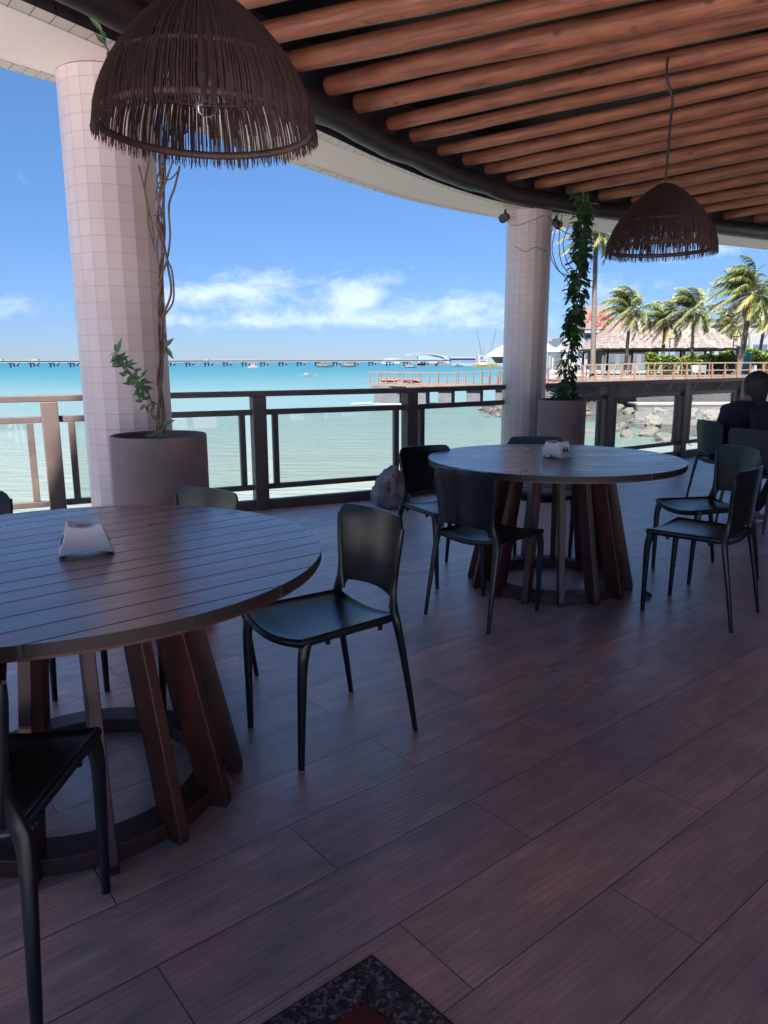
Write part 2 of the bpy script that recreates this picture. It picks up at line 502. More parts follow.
M_redmat = pmat('red_floor_tile', (0.16, 0.028, 0.018), (0.12, 0.02, 0.015), scale=25, rough=0.6)

def leaf_mat(name, c1, c2, c3, rough=0.45, trans=0.25):
    m, g, bs, out = new_mat(name)
    at_ = g.n('ShaderNodeAttribute', {'attribute_name': 'tone'})
    c = g.ramp(at_.outputs['Fac'], [(0, c1), (0.5, c2), (1, c3)])
    link(g, c, bs.inputs['Base Color'])
    bs.inputs['Roughness'].default_value = rough
    tr = g.n('ShaderNodeBsdfTranslucent', Color=c)
    mx = g.n('ShaderNodeMixShader', i0=trans, i1=bs.outputs[0], i2=tr.outputs[0])
    link(g, mx.outputs[0], out.inputs[0])
    return m
M_leaf = leaf_mat('vine_leaf', (0.018, 0.055, 0.022), (0.03, 0.085, 0.03), (0.05, 0.13, 0.045))
M_leafl = leaf_mat('sprig_leaf', (0.05, 0.12, 0.05), (0.08, 0.17, 0.07), (0.11, 0.20, 0.09))
M_palm = leaf_mat('palm_leaf', (0.046, 0.068, 0.018), (0.105, 0.118, 0.032), (0.26, 0.215, 0.07), rough=0.42, trans=0.3)
M_hedge = leaf_mat('hedge_leaf', (0.045, 0.08, 0.014), (0.11, 0.155, 0.022), (0.20, 0.235, 0.035))
M_trunk = pmat('palm_trunk', (0.1258, 0.0999, 0.0777), (0.0629, 0.0481, 0.037), scale=3, rough=0.9, stretch=(1, 1, 5), bump=0.6, bscale=10, bdist=0.03)

def glass_mat():
    m, g, bs, out = new_mat('rail_glass')
    tr = g.n('ShaderNodeBsdfTransparent', Color=(0.90, 0.935, 0.915, 1))
    gl = g.n('ShaderNodeBsdfGlossy', Color=(1, 1, 1, 1), Roughness=0.02)
    df = g.n('ShaderNodeBsdfDiffuse', Color=(0.7, 0.72, 0.7, 1))
    lw = g.n('ShaderNodeLayerWeight', Blend=0.5)
    fr = g.m('ADD', g.m('MULTIPLY', g.m('POWER', lw.outputs['Facing'], 4.0), 0.25), 0.03)
    mx = g.n('ShaderNodeMixShader', i0=fr, i1=tr.outputs[0], i2=gl.outputs[0])
    m2 = g.n('ShaderNodeMixShader', i0=0.035, i1=mx.outputs[0], i2=df.outputs[0])
    link(g, m2.outputs[0], out.inputs[0])
    return m
M_glass = glass_mat()
def bulb_mat():
    m, g, bs, out = new_mat('bulb_glass')
    tr = g.n('ShaderNodeBsdfTransparent', Color=(0.85, 0.85, 0.83, 1))
    gl = g.n('ShaderNodeBsdfGlossy', Color=(1, 1, 1, 1), Roughness=0.05)
    lw = g.n('ShaderNodeLayerWeight', Blend=0.35)
    mx = g.n('ShaderNodeMixShader', i0=lw.outputs['Facing'], i1=tr.outputs[0], i2=gl.outputs[0])
    link(g, mx.outputs[0], out.inputs[0])
    return m
M_bulb = bulb_mat()

def add_uv(bm, fn):
    uvl = bm.loops.layers.uv.verify()
    for f in bm.faces:
        for l in f.loops:
            l[uvl].uv = fn(l.vert.co, f)

# ------------------------------------------------------------------ terrace floor
RAILP = [(-7.6, 2.9), (-5.8, 4.05), (-4.15, 5.0), (-2.6, 5.8), (-1.1, 6.53), (0.25, 7.18), (1.5, 8.14), (2.72, 9.1), (4.03, 10.05), (5.15, 10.85), (6.6, 11.7), (8.2, 12.5)]
def offs(path, d):
    """offset polyline to its left (outwards, away from the terrace) by d"""
    out = []
    for i, p in enumerate(path):
        a, b = Vector(path[max(i - 1, 0)]), Vector(path[min(i + 1, len(path) - 1)])
        t = (b - a).normalized()
        out.append((p[0] - t.y * d, p[1] + t.x * d))
    return out
bm = NB()
edge = offs(RAILP, 0.10)
poly = edge + [(9.2, 12.9), (9.2, -2.9), (-7.6, -2.9)]
prism(bm, poly[::-1], -0.35, 0.0)
tag(obj('floor', bm, M_floor), kind='structure')
# floor inlay: granite border around a red field, a corner of which is in view
ca, sa = math.cos(FL_ANG), math.sin(FL_ANG)
gx = Vector((-0.031, 1.415))
e1 = Vector((-math.cos(R(38.9)), -math.sin(R(38.9))))
e2 = Vector((math.cos(R(-46.8)), math.sin(R(-46.8))))
def inl(a, b): return tuple(gx + e1 * a + e2 * b)
bm = NB()
W_ = 0.088
for poly in ([inl(0.001, 0.0), inl(1.4, 0.0), inl(1.4 - W_, W_), inl(W_ + 0.001, W_)], [inl(0.0, 0.001), inl(W_, W_ + 0.001), inl(W_, 1.4 - W_), inl(0, 1.4)],
             [inl(1.4, 0.001), inl(1.4, 1.4), inl(1.4 - W_, 1.4 - W_), inl(1.4 - W_, W_ + 0.001)], [inl(0.001, 1.4), inl(1.399, 1.4), inl(1.399 - W_, 1.4 - W_), inl(W_ + 0.001, 1.4 - W_)]):
    prism(bm, poly, -0.01, 0.005)
tag(obj('floor_border', bm, M_granite), kind='structure')
bm = NB()
prism(bm, [inl(W_ + 0.004, W_ + 0.004), inl(1.396 - W_, W_ + 0.004), inl(1.396 - W_, 1.396 - W_), inl(W_ + 0.004, 1.396 - W_)], -0.01, 0.009)
tag(obj('floor_inlay', bm, M_redmat), kind='structure')
bm = NB()
prism(bm, [inl(-0.006, -0.006), inl(1.406, -0.006), inl(1.406, 1.406), inl(-0.006, 1.406)], -0.01, 0.002)
tag(obj('floor_joint', bm, M_black), kind='structure')

# ------------------------------------------------------------------ railing
rail = thing('terrace_railing', 'brown timber railing with glass panes along the sea edge of the terrace', 'railing', (0.25, 7.18, 0))
RH = 1.052
hr, mid, low, kick, gls = NB(), NB(), NB(), NB(), NB()
for i in range(len(RAILP) - 1):
    a, b = Vector(RAILP[i] + (0,)), Vector(RAILP[i + 1] + (0,))
    t = (b - a).normalized()
    e = t * 0.004 * (1 if i else 0)
    up = Vector((0, 0, 1))
    beam(hr, a - e + up * (RH - 0.0235 + 0.0006 * (i % 2)), b + e + up * (RH - 0.0235 + 0.0006 * (i % 2)), 0.115, 0.046)
    p, q = a + t * 0.064, b - t * 0.064
    beam(mid, p + up * 0.868, q + up * 0.868, 0.05, 0.048)
    beam(low, p + up * 0.205, q + up * 0.205, 0.05, 0.045)
    beam(kick, p + up * 0.045, q + up * 0.045, 0.07, 0.088)
    for u in (p + t * 0.085, q - t * 0.085):
        bmv = NB()
        beam(bmv, u + up * 0.2275, u + up * 0.844, 0.05, 0.05, up=t)
        obj('baluster', bmv, M_rail, rail, bevel=0.004)
    bmg = NB()
    nrm = Vector((-t.y, t.x, 0))
    beam(bmg, p + t * 0.112 + up * 0.536 - nrm * 0.0, q - t * 0.112 + up * 0.536 - nrm * 0.0, 0.006, 0.614)
    obj('glass_pane', bmg, M_glass, rail)
for nm, b_ in (('handrail', hr), ('middle_rail', mid), ('lower_rail', low), ('kick_board', kick)):
    obj(nm, b_, M_rail, rail, bevel=0.004)
for i, p in enumerate(RAILP):
    if p == (1.5, 8.14): pass
    a, b = Vector(RAILP[max(i - 1, 0)]), Vector(RAILP[min(i + 1, len(RAILP) - 1)])
    t = (b - a).normalized()
    bmp = NB()
    box(bmp, (p[0], p[1], (RH - 0.047) / 2), (0.12, 0.12, RH - 0.047), rz=math.atan2(t.y, t.x))
    obj('post', bmp, M_rail, rail, bevel=0.006)

# ------------------------------------------------------------------ columns
def column(x, y, r, label):
    bm = NB()
    n = 20
    zt = 2.784
    ph = R(7)
    uvl = bm.loops.layers.uv.verify()
    for k in range(n):
        a0, a1 = ph + 2 * PI * k / n, ph + 2 * PI * (k + 1) / n
        vs = [bm.verts.new((x + r * math.cos(a), y + r * math.sin(a), z)) for a, z in ((a0, 0), (a1, 0), (a1, zt), (a0, zt))]
        f = bm.faces.new(vs)
        for l, uvc in zip(f.loops, ((k * 0.0764, 0), ((k + 1) * 0.0764, 0), ((k + 1) * 0.0764, zt), (k * 0.0764, zt))):
            l[uvl].uv = uvc
    bmesh.ops.remove_doubles(bm, verts=bm.verts, dist=1e-5)
    return tag(obj('tiled_column', bm, M_coltile, origin=(x, y, 0)), label, 'column')
column(-1.485, 4.34, 0.243, 'pink tiled column on the left, nearest the viewer, behind the left planter')
column(1.495, 8.0, 0.2275, 'tiled column farther back, beside the planter with the leafy green vine')

# ------------------------------------------------------------------ ring beam, logs, roof
INN = [(-6.4, -4.5), (-4.6, -1.5), (-2.9, 1.2), (-1.95, 2.75), (-1.47, 3.5), (-1.02, 4.25), (-.42, 5.23), (0.0, 5.97), (.55, 6.8), (1.15, 7.5), (2.0, 8.13), (2.75, 8.57), (4.83, 9.8), (7.5, 11.2), (10.5, 12.6)]
OUT = [(-7.6, -4.0), (-5.6, -.9), (-3.6, 1.9), (-2.55, 3.4), (-1.98, 4.13), (-1.6, 4.62), (-.9, 5.75), (0, 7.08), (.65, 7.8), (1.29, 8.33), (2.2, 8.95), (3.18, 9.5), (5.22, 10.62), (8, 12.1), (11, 13.6)]
inn = smoothpath([p + (0,) for p in INN], 6)
outp = smoothpath([p + (0,) for p in OUT], 6)
ZS = 2.78
roof = thing('terrace_roof', 'terrace ceiling of round logs behind a curved pale plastered beam', 'roof', (4, 3, ZS))
uL = [0.0]
for a, b in zip(inn, inn[1:]): uL.append(uL[-1] + (b - a).length)
bm = NB()
uvl = bm.loops.layers.uv.verify()
SW = 0.115
def bandv(i):
    a, b = inn[i], outp[i]
    d = (b - a); L = d.length; d.normalize()
    up = Vector((0, 0, 1))
    return [(a + up * 3.30, -0.38), (a + up * ZS, 0.0), (a + d * SW + up * ZS, SW), (a + d * (SW + 0.012) + up * (ZS + 0.008), SW), (b - d * (SW + 0.012) + up * (ZS + 0.008), L - SW), (b - d * SW + up * ZS, L - SW), (b + up * ZS, L), (b + up * 7.5, L + 4), (a + up * 7.5, L + 5)]  # unseen upper part carried up high to keep the sun off the railing
rows = []
for i in range(len(inn)):
    rows.append([(bm.verts.new(p), v_) for p, v_ in bandv(i)])
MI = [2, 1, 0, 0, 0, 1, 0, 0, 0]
for i in range(len(rows) - 1):
    for j in range(9):
        k = (j + 1) % 9
        q = [(rows[i][j], uL[i]), (rows[i + 1][j], uL[i + 1]), (rows[i + 1][k], uL[i + 1]), (rows[i][k], uL[i])]
        f = bm.faces.new([a[0][0] for a in q])
        f.material_index = MI[j]
        for l, a in zip(f.loops, q):
            vv = a[0][1]
            if j == 5: vv = vv - bandv(i)[5][1] + 0.0
            l[uvl].uv = (a[1], vv)
obj('plastered_beam', bm, [M_plaster, M_striptile, M_shadetile], roof)
# round edge beam
def inset(i, d):
    t = (inn[min(i + 1, len(inn) - 1)] - inn[max(i - 1, 0)]).normalized()
    return inn[i] + Vector((t.y, -t.x, 0)) * d
rnd = random.Random(5)
bm = NB()
tube(bm, [inset(i, 0.13 if i > 34 else 0.17) + Vector((0, 0, 2.835 + 0.008 * math.sin(i * 0.9))) for i in range(4, len(inn))], [0.078 + 0.005 * math.sin(i * 1.7) for i in range(4, len(inn))], n=14)
obj('edge_pole', bm, M_darkbeam, roof, smooth=True)
# logs
LOGS = [(0.0, 0.75, -6), (0.0, 1.22, -8.5), (0, 1.68, -11), (0, 2.1, -13.5), (0, 2.5, -16), (0, 2.88, -18.5), (0, 3.24, -20.5), (0, 3.60, -22.3), (0, 3.96, -24.3), (0, 4.36, -27.2), (0, 4.83, -29.8), (0, 5.22, -31.0), (.142, 5.65, -34), (.352, 5.90, -36), (.645, 6.21, -38.6), (.923, 6.50, -41),
        (1.173, 6.75, -43), (1.453, 6.95, -44.5), (1.80, 7.20, -46), (2.16, 7.45, -47.5), (2.55, 7.70, -49), (2.95, 7.94, -50.5), (3.38, 8.18, -52), (3.82, 8.42, -53), (4.28, 8.68, -54.5), (4.76, 8.95, -56), (5.28, 9.22, -57), (5.8, 9.5, -58), (6.35, 9.76, -58), (6.95, 10.05, -58), (7.6, 10.3, -58)]
for (px, py, ang) in LOGS:
    d = Vector((math.cos(R(ang)), math.sin(R(ang)), 0))
    p = Vector((px, py, 0))
    # walk back to the inner edge of the beam
    best = None
    for i in range(len(inn) - 1):
        a, b = inn[i], inn[i + 1]
        den_ = d.x * (b.y - a.y) - d.y * (b.x - a.x)
        if abs(den_) < 1e-6: continue
        t = ((a.x - p.x) * (b.y - a.y) - (a.y - p.y) * (b.x - a.x)) / den_
        s = ((a.x - p.x) * d.y - (a.y - p.y) * d.x) / den_
        if 0 <= s <= 1 and t < 0.5 and (best is None or t > best): best = t
    t0 = best if best is not None else -1.0
    t0 += 0.19
    L = 9.2
    rr = rnd.uniform(0.053, 0.064)
    if px > 0.1: rr = rnd.uniform(0.044, 0.055)
    zc = 2.905 + rr
    ph1, ph2 = rnd.uniform(0, 6), rnd.uniform(0, 6)
    pts, rad = [], []
    nseg = 26
    side = Vector((-d.y, d.x, 0))
    for k in range(nseg + 1):
        s = t0 - 0.0 + L * k / nseg
        wob = 0.022 * math.sin(s * 0.9 + ph1) + 0.007 * math.sin(s * 3.1 + ph2)
        if s - t0 < 0.4: wob *= (s - t0) / 0.4
        pts.append(p + d * s + side * wob + Vector((0, 0, zc + 0.006 * math.sin(s * 1.7 + ph2))))
        rad.append(rr * (1 + 0.04 * math.sin(s * 2.3 + ph1) + 0.03 * math.sin(s * 5.1 + ph2)) * (1 + 0.012 * (s - 3)))
    # sawn end slightly rounded over
    pts = [pts[0] - d * 0.02, pts[0] - d * 0.012, pts[0]] + pts[1:]
    rad = [rad[0] * 0.80, rad[0] * 0.94] + rad
    bm = NB()
    uvl = bm.loops.layers.uv.verify()
    n = 14
    tube(bm, pts, rad, n=n)
    def fuv(co, f, p=p, d=d, side=side, zc=zc, rr=rr):
        r_ = co - p
        return (r_.dot(d), math.atan2(co.z - zc, abs(r_.dot(side)) + 1e-4) * rr + (0.3 if r_.dot(side) > 0 else 0))
    add_uv(bm, fuv)
    obj('log', bm, M_log, roof, smooth=60)
bm = NB()
ins = [(q.x, q.y) for q in (inset(i, 0.004) for i in range(0, len(inn), 3))]
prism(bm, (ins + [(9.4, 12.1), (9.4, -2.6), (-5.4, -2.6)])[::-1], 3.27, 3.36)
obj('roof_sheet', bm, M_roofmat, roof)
# unseen pale paving added round the terrace to throw sunlight back under the roof
M_bounce = pmat('bounce_ground_paving', (0.60, 0.545, 0.50), (0.54, 0.49, 0.45), scale=0.7, rough=0.9)
bm = NB()
prism(bm, [(-30, -60), (60, -60), (60, 14.0), (9.21, 13.0), (9.21, -2.91), (-30, -2.91)], -3.2, -0.03)
prism(bm, [(-30, -2.91), (-7.61, -2.91), (-7.61, 2.9), (-30, -4.0)], -3.2, -0.03)
tag(obj('bounce_ground', bm, M_bounce), kind='structure')
bm = NB()
prism(bm, [(-7.5, -2.8), (-6.0, -2.8), (-5.2, -1.6), (-4.15, 0.6), (-3.3, 2.2), (-3.35, 5.1), (-4.2, 4.85), (-5.8, 3.9), (-7.5, 2.8)], 0.001, 0.006)
tag(obj('bounce_strip', bm, pmat('bounce_strip_paving', (0.72, 0.65, 0.60), (0.66, 0.60, 0.55), scale=3, rough=0.8)), kind='structure')  # unseen pale strip added to bounce sun onto the left column and soffit

# unseen dark wall added on the inland side to keep light off right-hand faces
bm = NB()
prism(bm, [(8.9, -2.5), (9.15, -2.5), (9.15, 9.5), (8.9, 9.5)], 0.0, 3.25)
tag(obj('blocker_wall', bm, M_darkbeam, origin=(9, 3.5, 0)), 'unseen dark wall added on the inland side to block light', 'wall')

# small spotlights under the beam beside the far column
sp = thing('spotlight', 'small black spotlight under the beam, left of the far column', 'spotlight', (1.22, 7.83, ZS))
def spot_geo(root, dr):
    bm = NB(); d = Vector(dr).normalized()
    o_ = Vector(root.location)
    tube(bm, [o_, o_ - Vector((0, 0, 0.04))], 0.012, n=8)
    obj('bracket', bm, M_black, root)
    bm = NB()
    c_ = o_ - Vector((0, 0, 0.075))
    tube(bm, [c_ - d * 0.05, c_ - d * 0.03, c_ + d * 0.06, c_ + d * 0.062], [0.02, 0.042, 0.045, 0.036], n=16)
    obj('spotlight_head', bm, M_black, root, smooth=40)
spot_geo(sp, (-0.5, -0.8, -0.3))
sp2 = thing('spotlight', 'small black spotlight under the beam, right of the far column', 'spotlight', (1.80, 8.15, ZS))
spot_geo(sp2, (0.5, -0.7, -0.5))

# ------------------------------------------------------------------ chair
def seat_shape(bm):
    def top(u, v):
        U, V = u * 2 - 1, v * 2 - 1
        w_ = 0.182 + 0.018 * (V + 1) / 2
        y = V * 0.192 + 0.022 * (1 - U * U) * (1 if V > 0 else 0) * V
        z = 0.446 - 0.016 * (1 - U * U) * (1 - 0.25 * V) - 0.012 * max(0, V) ** 3 * (1 - U ** 2) + 0.004 * (max(abs(U), abs(V)) > 0.93)
        # rounded rear corners
        if V < -0.8: w_ *= 1 - 0.06 * ((-V - 0.8) / 0.2) ** 2
        return Vector((U * w_, y, z))
    slab(bm, top, 22, 22, lambda u, v: Vector((0, 0, -0.013)))
    # edge frame
    ring = []
    for k in range(23): ring.append(top(k / 22, 1))
    for k in range(1, 23): ring.append(top(1, 1 - k / 22))
    for k in range(1, 23): ring.append(top(1 - k / 22, 0))
    for k in range(1, 22): ring.append(top(0, k / 22))
    P = [p + Vector((-0.004 * (1 if p.x > 0 else -1), 0, -0.014)) for p in ring]
    n = 8
    rings = []
    for i, p in enumerate(P):
        t = (P[(i + 1) % len(P)] - P[i - 1]).normalized()
        u = t.cross(Vector((0, 0, 1))).normalized()
        rings.append([bm.verts.new(p + u * 0.0095 * math.cos(2 * PI * k / n) + Vector((0, 0, 0.0145 * math.sin(2 * PI * k / n)))) for k in range(n)])
    for i in range(len(rings)):
        a, b = rings[i], rings[(i + 1) % len(rings)]
        for k in range(n):
            bm.faces.new((a[k], a[(k + 1) % n], b[(k + 1) % n], b[k]))

def back_y(z):
    return -0.190 - 0.035 * max(0, (z - 0.46)) - 0.08 * max(0, z - 0.6) ** 1.3
def make_chair(label, group, mat=None):
    mat = mat or M_plastic
    t = thing('chair', label, 'chair', (0, 0, 0), 0, group)
    bm = NB(); seat_shape(bm)
    for sx_ in (-1, 1):
        for yy in (0.09, -0.12):
            tube(bm, [(sx_ * 0.185, yy, 0.432), (sx_ * 0.185, yy, 0.408)], [0.010, 0.008], n=8)
    obj('seat', bm, mat, t, smooth=50, local=True)
    bm = NB()
    def bk(u, v):
        U = u * 2 - 1
        zb = 0.492 + 0.012 * (1 - U * U) - 0.035 * max(0, abs(U) - 0.86) / 0.14
        zt = 0.785 - 0.040 * max(0, abs(U) - 0.80) ** 2 / 0.04 - 0.004 * U * U
        z = zb + (zt - zb) * v
        w_ = 0.160 + 0.036 * (z - 0.5) / 0.28
        return Vector((U * w_, back_y(z) - 0.034 * (1 - U * U), z))
    slab(bm, bk, 24, 12, lambda u, v: Vector((0, -0.011 if 0.05 < v < 0.95 else -0.009, 0)))
    for s in (-1, 1):   # raised rim down each side
        pp = [bk(0.5 + s * 0.492, k / 8) + Vector((0, -0.004, 0)) for k in range(9)]
        tube(bm, pp, [0.011] * 8 + [0.008], n=8)
    obj('backrest', bm, mat, t, smooth=50, local=True)
    for s in (-1, 1):
        bm = NB()
        tube(bm, smoothpath([(s * 0.182, 0.170, 0.437), (s * 0.188, 0.180, 0.405), (s * 0.190, 0.190, 0.34), (s * 0.184, 0.194, 0.17), (s * 0.179, 0.197, 0.0)], 4),
             [0.024, 0.0225, 0.021, 0.020, 0.0190, 0.0188, 0.018, 0.0173, 0.0165, 0.0158, 0.015, 0.0143, 0.0135, 0.0128, 0.012, 0.0115, 0.011], n=12)
        obj('leg', bm, mat, t, smooth=50, local=True)
        bm = NB()
        path = smoothpath([(s * 0.204, -0.262, 0.0), (s * 0.200, -0.240, 0.14), (s * 0.195, -0.212, 0.30), (s * 0.188, -0.192, 0.41), (s * 0.175, -0.188, 0.455), (s * 0.163, back_y(0.53) - 0.001, 0.51), (s * 0.167, back_y(0.60) - 0.004, 0.57)], 4)
        nn = len(path) - 1
        rad = []
        for k in range(nn + 1):
            f = k / nn
            rad.append(0.0105 + 0.0095 * min(1, f / 0.62) if f < 0.62 else 0.020 - 0.008 * min(1, (f - 0.62) / 0.33))
        tube(bm, path, rad, n=12, flat=0.8)
        obj('leg', bm, mat, t, smooth=50, local=True)
    return t
def place(t, cx, cy, deg, z=0):
    t.location = (cx, cy, z)
    t.rotation_euler = (0, 0, R(deg - 90))   # front (+Y) faces deg
CG1, CG2, CG3 = 'dark plastic chairs around the left table', 'dark plastic chairs around the far table', 'grey green plastic chairs with people in them'
ch = make_chair('black plastic chair standing free in the foreground right of the left table', CG1)
place(ch, -0.222, 2.455, 217)
def chair(cx, cy, deg, label, group):
    return dup(ch, (cx, cy, 0), R(deg - 90), label, group)
chair(0.545, 3.735, 45, 'black chair with its back to the viewer in front of the far round table', CG2)
chair(0.365, 4.40, -60, 'black chair left of the far round table, in front of the rough rock', CG2)
chair(1.05, 4.93, -92, 'black chair behind the far table, only its back top showing over the tabletop', CG2)
chair(1.635, 3.74, 137, 'nearest black chair on the right of the far round table, back towards the right', CG2)
chair(1.95, 4.43, 194, 'black chair facing left just behind the nearest right hand chair', CG2)
chair(-0.86, 2.84, -126, 'black chair behind the left table in front of the planter', CG1)
chair(-1.56, 2.74, -50, 'black chair behind the left table at the left picture edge', CG1)
chair(-0.872, 1.425, 92, 'black chair in the near left corner, seat tucked under the left table', CG1)
chg = make_chair('grey green chair with a person in black seated, nearest of the seated two', CG3, M_plastic_green)
place(chg, 3.0, 5.78, 30)
dup(chg, (3.08, 6.57, 0), R(10 - 90), 'grey green chair with the grey haired person, nearest the railing', CG3)

# ------------------------------------------------------------------ round tables
def make_table(cx, cy, Rt, slat, phase, label, nslat_shift=0.0, seed=1):
    rnd = random.Random(seed)
    t = thing('round_table', label, 'table', (cx, cy, 0), 0, 'round slatted wood tables')
    TZ = 0.75
    bm = NB()
    uvl = bm.loops.layers.uv.verify()
    d = Vector((math.cos(R(slat)), math.sin(R(slat)), 0)); s = Vector((-d.y, d.x, 0))
    c = Vector((cx, cy, 0))
    widths = []
    y = -Rt - nslat_shift
    while y < Rt:
        w_ = rnd.choice([0.088, 0.095, 0.102, 0.11])
        widths.append((y, y + w_)); y += w_
    for (y0, y1) in widths:
        a, b = max(y0 + 0.0024, -Rt + 0.001), min(y1 - 0.0024, Rt - 0.001)
        if b - a < 0.008: continue
        N = 14
        ptsL, ptsR = [], []
        for k in range(N + 1):
            yy = a + (b - a) * k / N
            xx = math.sqrt(max(0, Rt * Rt - yy * yy))
            ptsR.append((xx, yy)); ptsL.append((-xx, yy))
        pol = ptsR + ptsL[::-1]
        q = [bm.verts.new(c + d * x_ + s * y_ + Vector((0, 0, TZ))) for x_, y_ in pol]
        q2 = [bm.verts.new(c + d * x_ + s * y_ + Vector((0, 0, TZ - 0.028))) for x_, y_ in pol]
        fs = [bm.faces.new(q), bm.faces.new(q2[::-1])]
        for k in range(len(q)):
            fs.append(bm.faces.new((q[k], q2[k], q2[(k + 1) % len(q)], q[(k + 1) % len(q)])))
        off = rnd.uniform(0, 20)
        for f in fs:
            for l in f.loops:
                co = l.vert.co - c
                l[uvl].uv = (co.dot(d) + off, co.dot(s) + off * 0.37)
    for f in bm.faces:
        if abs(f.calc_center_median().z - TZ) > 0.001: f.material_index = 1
    top = obj('tabletop', bm, [M_table, M_shadeedge], t)
    bm = NB()
    lathe(bm, [(0.0, TZ - 0.0285), (Rt - 0.004, TZ - 0.0285), (Rt - 0.004, TZ - 0.036), (0.05, TZ - 0.036), (0.0, TZ - 0.036)], n=64, c=(cx, cy, 0))
    obj('under_rim', bm, M_tleg, t, smooth=40)
    bm = NB()
    lathe(bm, [(0.335, 0.004), (0.432, 0.004), (0.432, 0.054), (0.335, 0.054)], n=15 * 4, c=(cx, cy, 0), close=True)
    obj('base_ring', bm, M_tleg, t, smooth=40, bevel=0.003)
    bm = NB()
    lathe(bm, [(0.23, TZ - 0.085), (0.31, TZ - 0.085), (0.31, TZ - 0.0365), (0.23, TZ - 0.0365)], n=60, c=(cx, cy, 0), close=True)
    obj('top_ring', bm, M_tleg, t, smooth=40)
    for k in range(15):
        a = R(phase + 24 * k)
        rad = Vector((math.cos(a), math.sin(a), 0)); tan = Vector((-rad.y, rad.x, 0))
        bm = NB()
        prof = [(0.392, 0.0), (0.480, 0.0), (0.482, 0.03), (0.335, TZ - 0.037), (0.252, TZ - 0.037), (0.386, 0.058)]
        hw = 0.0165
        A = [bm.verts.new(c + rad * r_ + tan * hw + Vector((0, 0, z_))) for r_, z_ in prof]
        B = [bm.verts.new(c + rad * r_ - tan * hw + Vector((0, 0, z_))) for r_, z_ in prof]
        bm.faces.new(A); bm.faces.new(B[::-1])
        for j in range(len(prof)):
            bm.faces.new((A[j], B[j], B[(j + 1) % len(prof)], A[(j + 1) % len(prof)]))
        obj('leg', bm, M_tleg, t, bevel=0.003)
    return t
make_table(-0.935, 2.105, 0.748, 40.5, -85, 'near round slatted wood table on the left, cut by the picture edge', 0.03, 3)
make_table(0.985, 4.27, 0.725, 2.0, -94, 'farther round slatted wood table below the small hanging lamp', 0.02, 8)

# ------------------------------------------------------------------ table number holders
def holder(x, y, rz, txt, label, sc_=1.0, fs=0.045):
    t = thing('number_holder', label, 'table sign', (x, y, 0.7505), rz)
    bm = NB()
    W0, W1, Hh, D = 0.076, 0.045, 0.094, 0.048
    prof = []
    for k in range(9):                       # arched underside
        f = k / 8
        prof.append((-W0 + 0.010 + (2 * W0 - 0.02) * f, 0.006 + 0.010 * math.sin(PI * f)))
    prof.append((W0, 0.004))
    for k in range(1, 9):                    # concave right flank
        f = k / 8
        prof.append((W0 - (W0 - W1) * (f ** 0.86), 0.006 + (Hh - 0.006) * f))
    for k in range(1, 10):                   # saddle top
        f = k / 10
        prof.append((W1 - 2 * W1 * f, Hh - 0.011 * math.sin(PI * f)))
    for k in range(8, -1, -1):
        f = k / 8
        prof.append((-(W0 - (W0 - W1) * (f ** 0.86)), 0.006 + (Hh - 0.006) * f))
    A = [bm.verts.new((px, -D, pz)) for px, pz in prof]
    B = [bm.verts.new((px, D, pz)) for px, pz in prof]
    bm.faces.new(A); bm.faces.new(B[::-1])
    for j in range(len(prof)):
        bm.faces.new((A[j], B[j], B[(j + 1) % len(prof)], A[(j + 1) % len(prof)]))
    obj('holder_body', bm, M_white, t, smooth=35, local=True, bevel=0.0018)
    bm = NB()
    for sx_ in (-1, 1):
        for sy_ in (-1, 1):
            tube(bm, [(sx_ * 0.064, sy_ * 0.032, 0.008), (sx_ * 0.064, sy_ * 0.032, 0.0)], 0.005, n=10)
    obj('foot', bm, M_black, t, local=True)
    # round print on the saddle top
    bm = NB()
    def zt(px): return Hh - 0.011 * math.sin(PI * (W1 - px) / (2 * W1)) + 0.0008
    n = 24
    cc = bm.verts.new((0, 0, zt(0)))
    rg = [bm.verts.new((0.024 * math.cos(2 * PI * k / n), 0.024 * math.sin(2 * PI * k / n), zt(0.024 * math.cos(2 * PI * k / n)))) for k in range(n)]
    for k in range(n): bm.faces.new((cc, rg[k], rg[(k + 1) % n]))
    obj('round_print', bm, M_greyink, t, local=True, fixn=False)
    for side in (-1, 1):
        # flank tangent near mid height
        f = 0.42
        px = W0 - (W0 - W1) * f ** 0.86; pz = 0.006 + (Hh - 0.006) * f
        sl = math.atan2((W0 - W1) * 0.86 * f ** -0.14, (Hh - 0.006))
        xa = Vector((0, 1, 0)) * side; ya = Vector((-math.sin(sl) * side, 0, math.cos(sl))); za = xa.cross(ya)
        Mx = Matrix((xa, ya, za)).transposed().to_4x4()
        Mx.translation = Vector((px * side, 0, pz)) + za * 0.0022
        text_mesh('number', txt, fs, 0.0004, 0.0012, M_blueink, t, Mx)
    return t
holder(-0.878, 2.115, R(24), '45', 'white arched table number holder on the near left table', fs=0.04)
holder(1.005, 4.285, R(-52), '44', 'white arched table number holder marked 44 on the far table', fs=0.052)

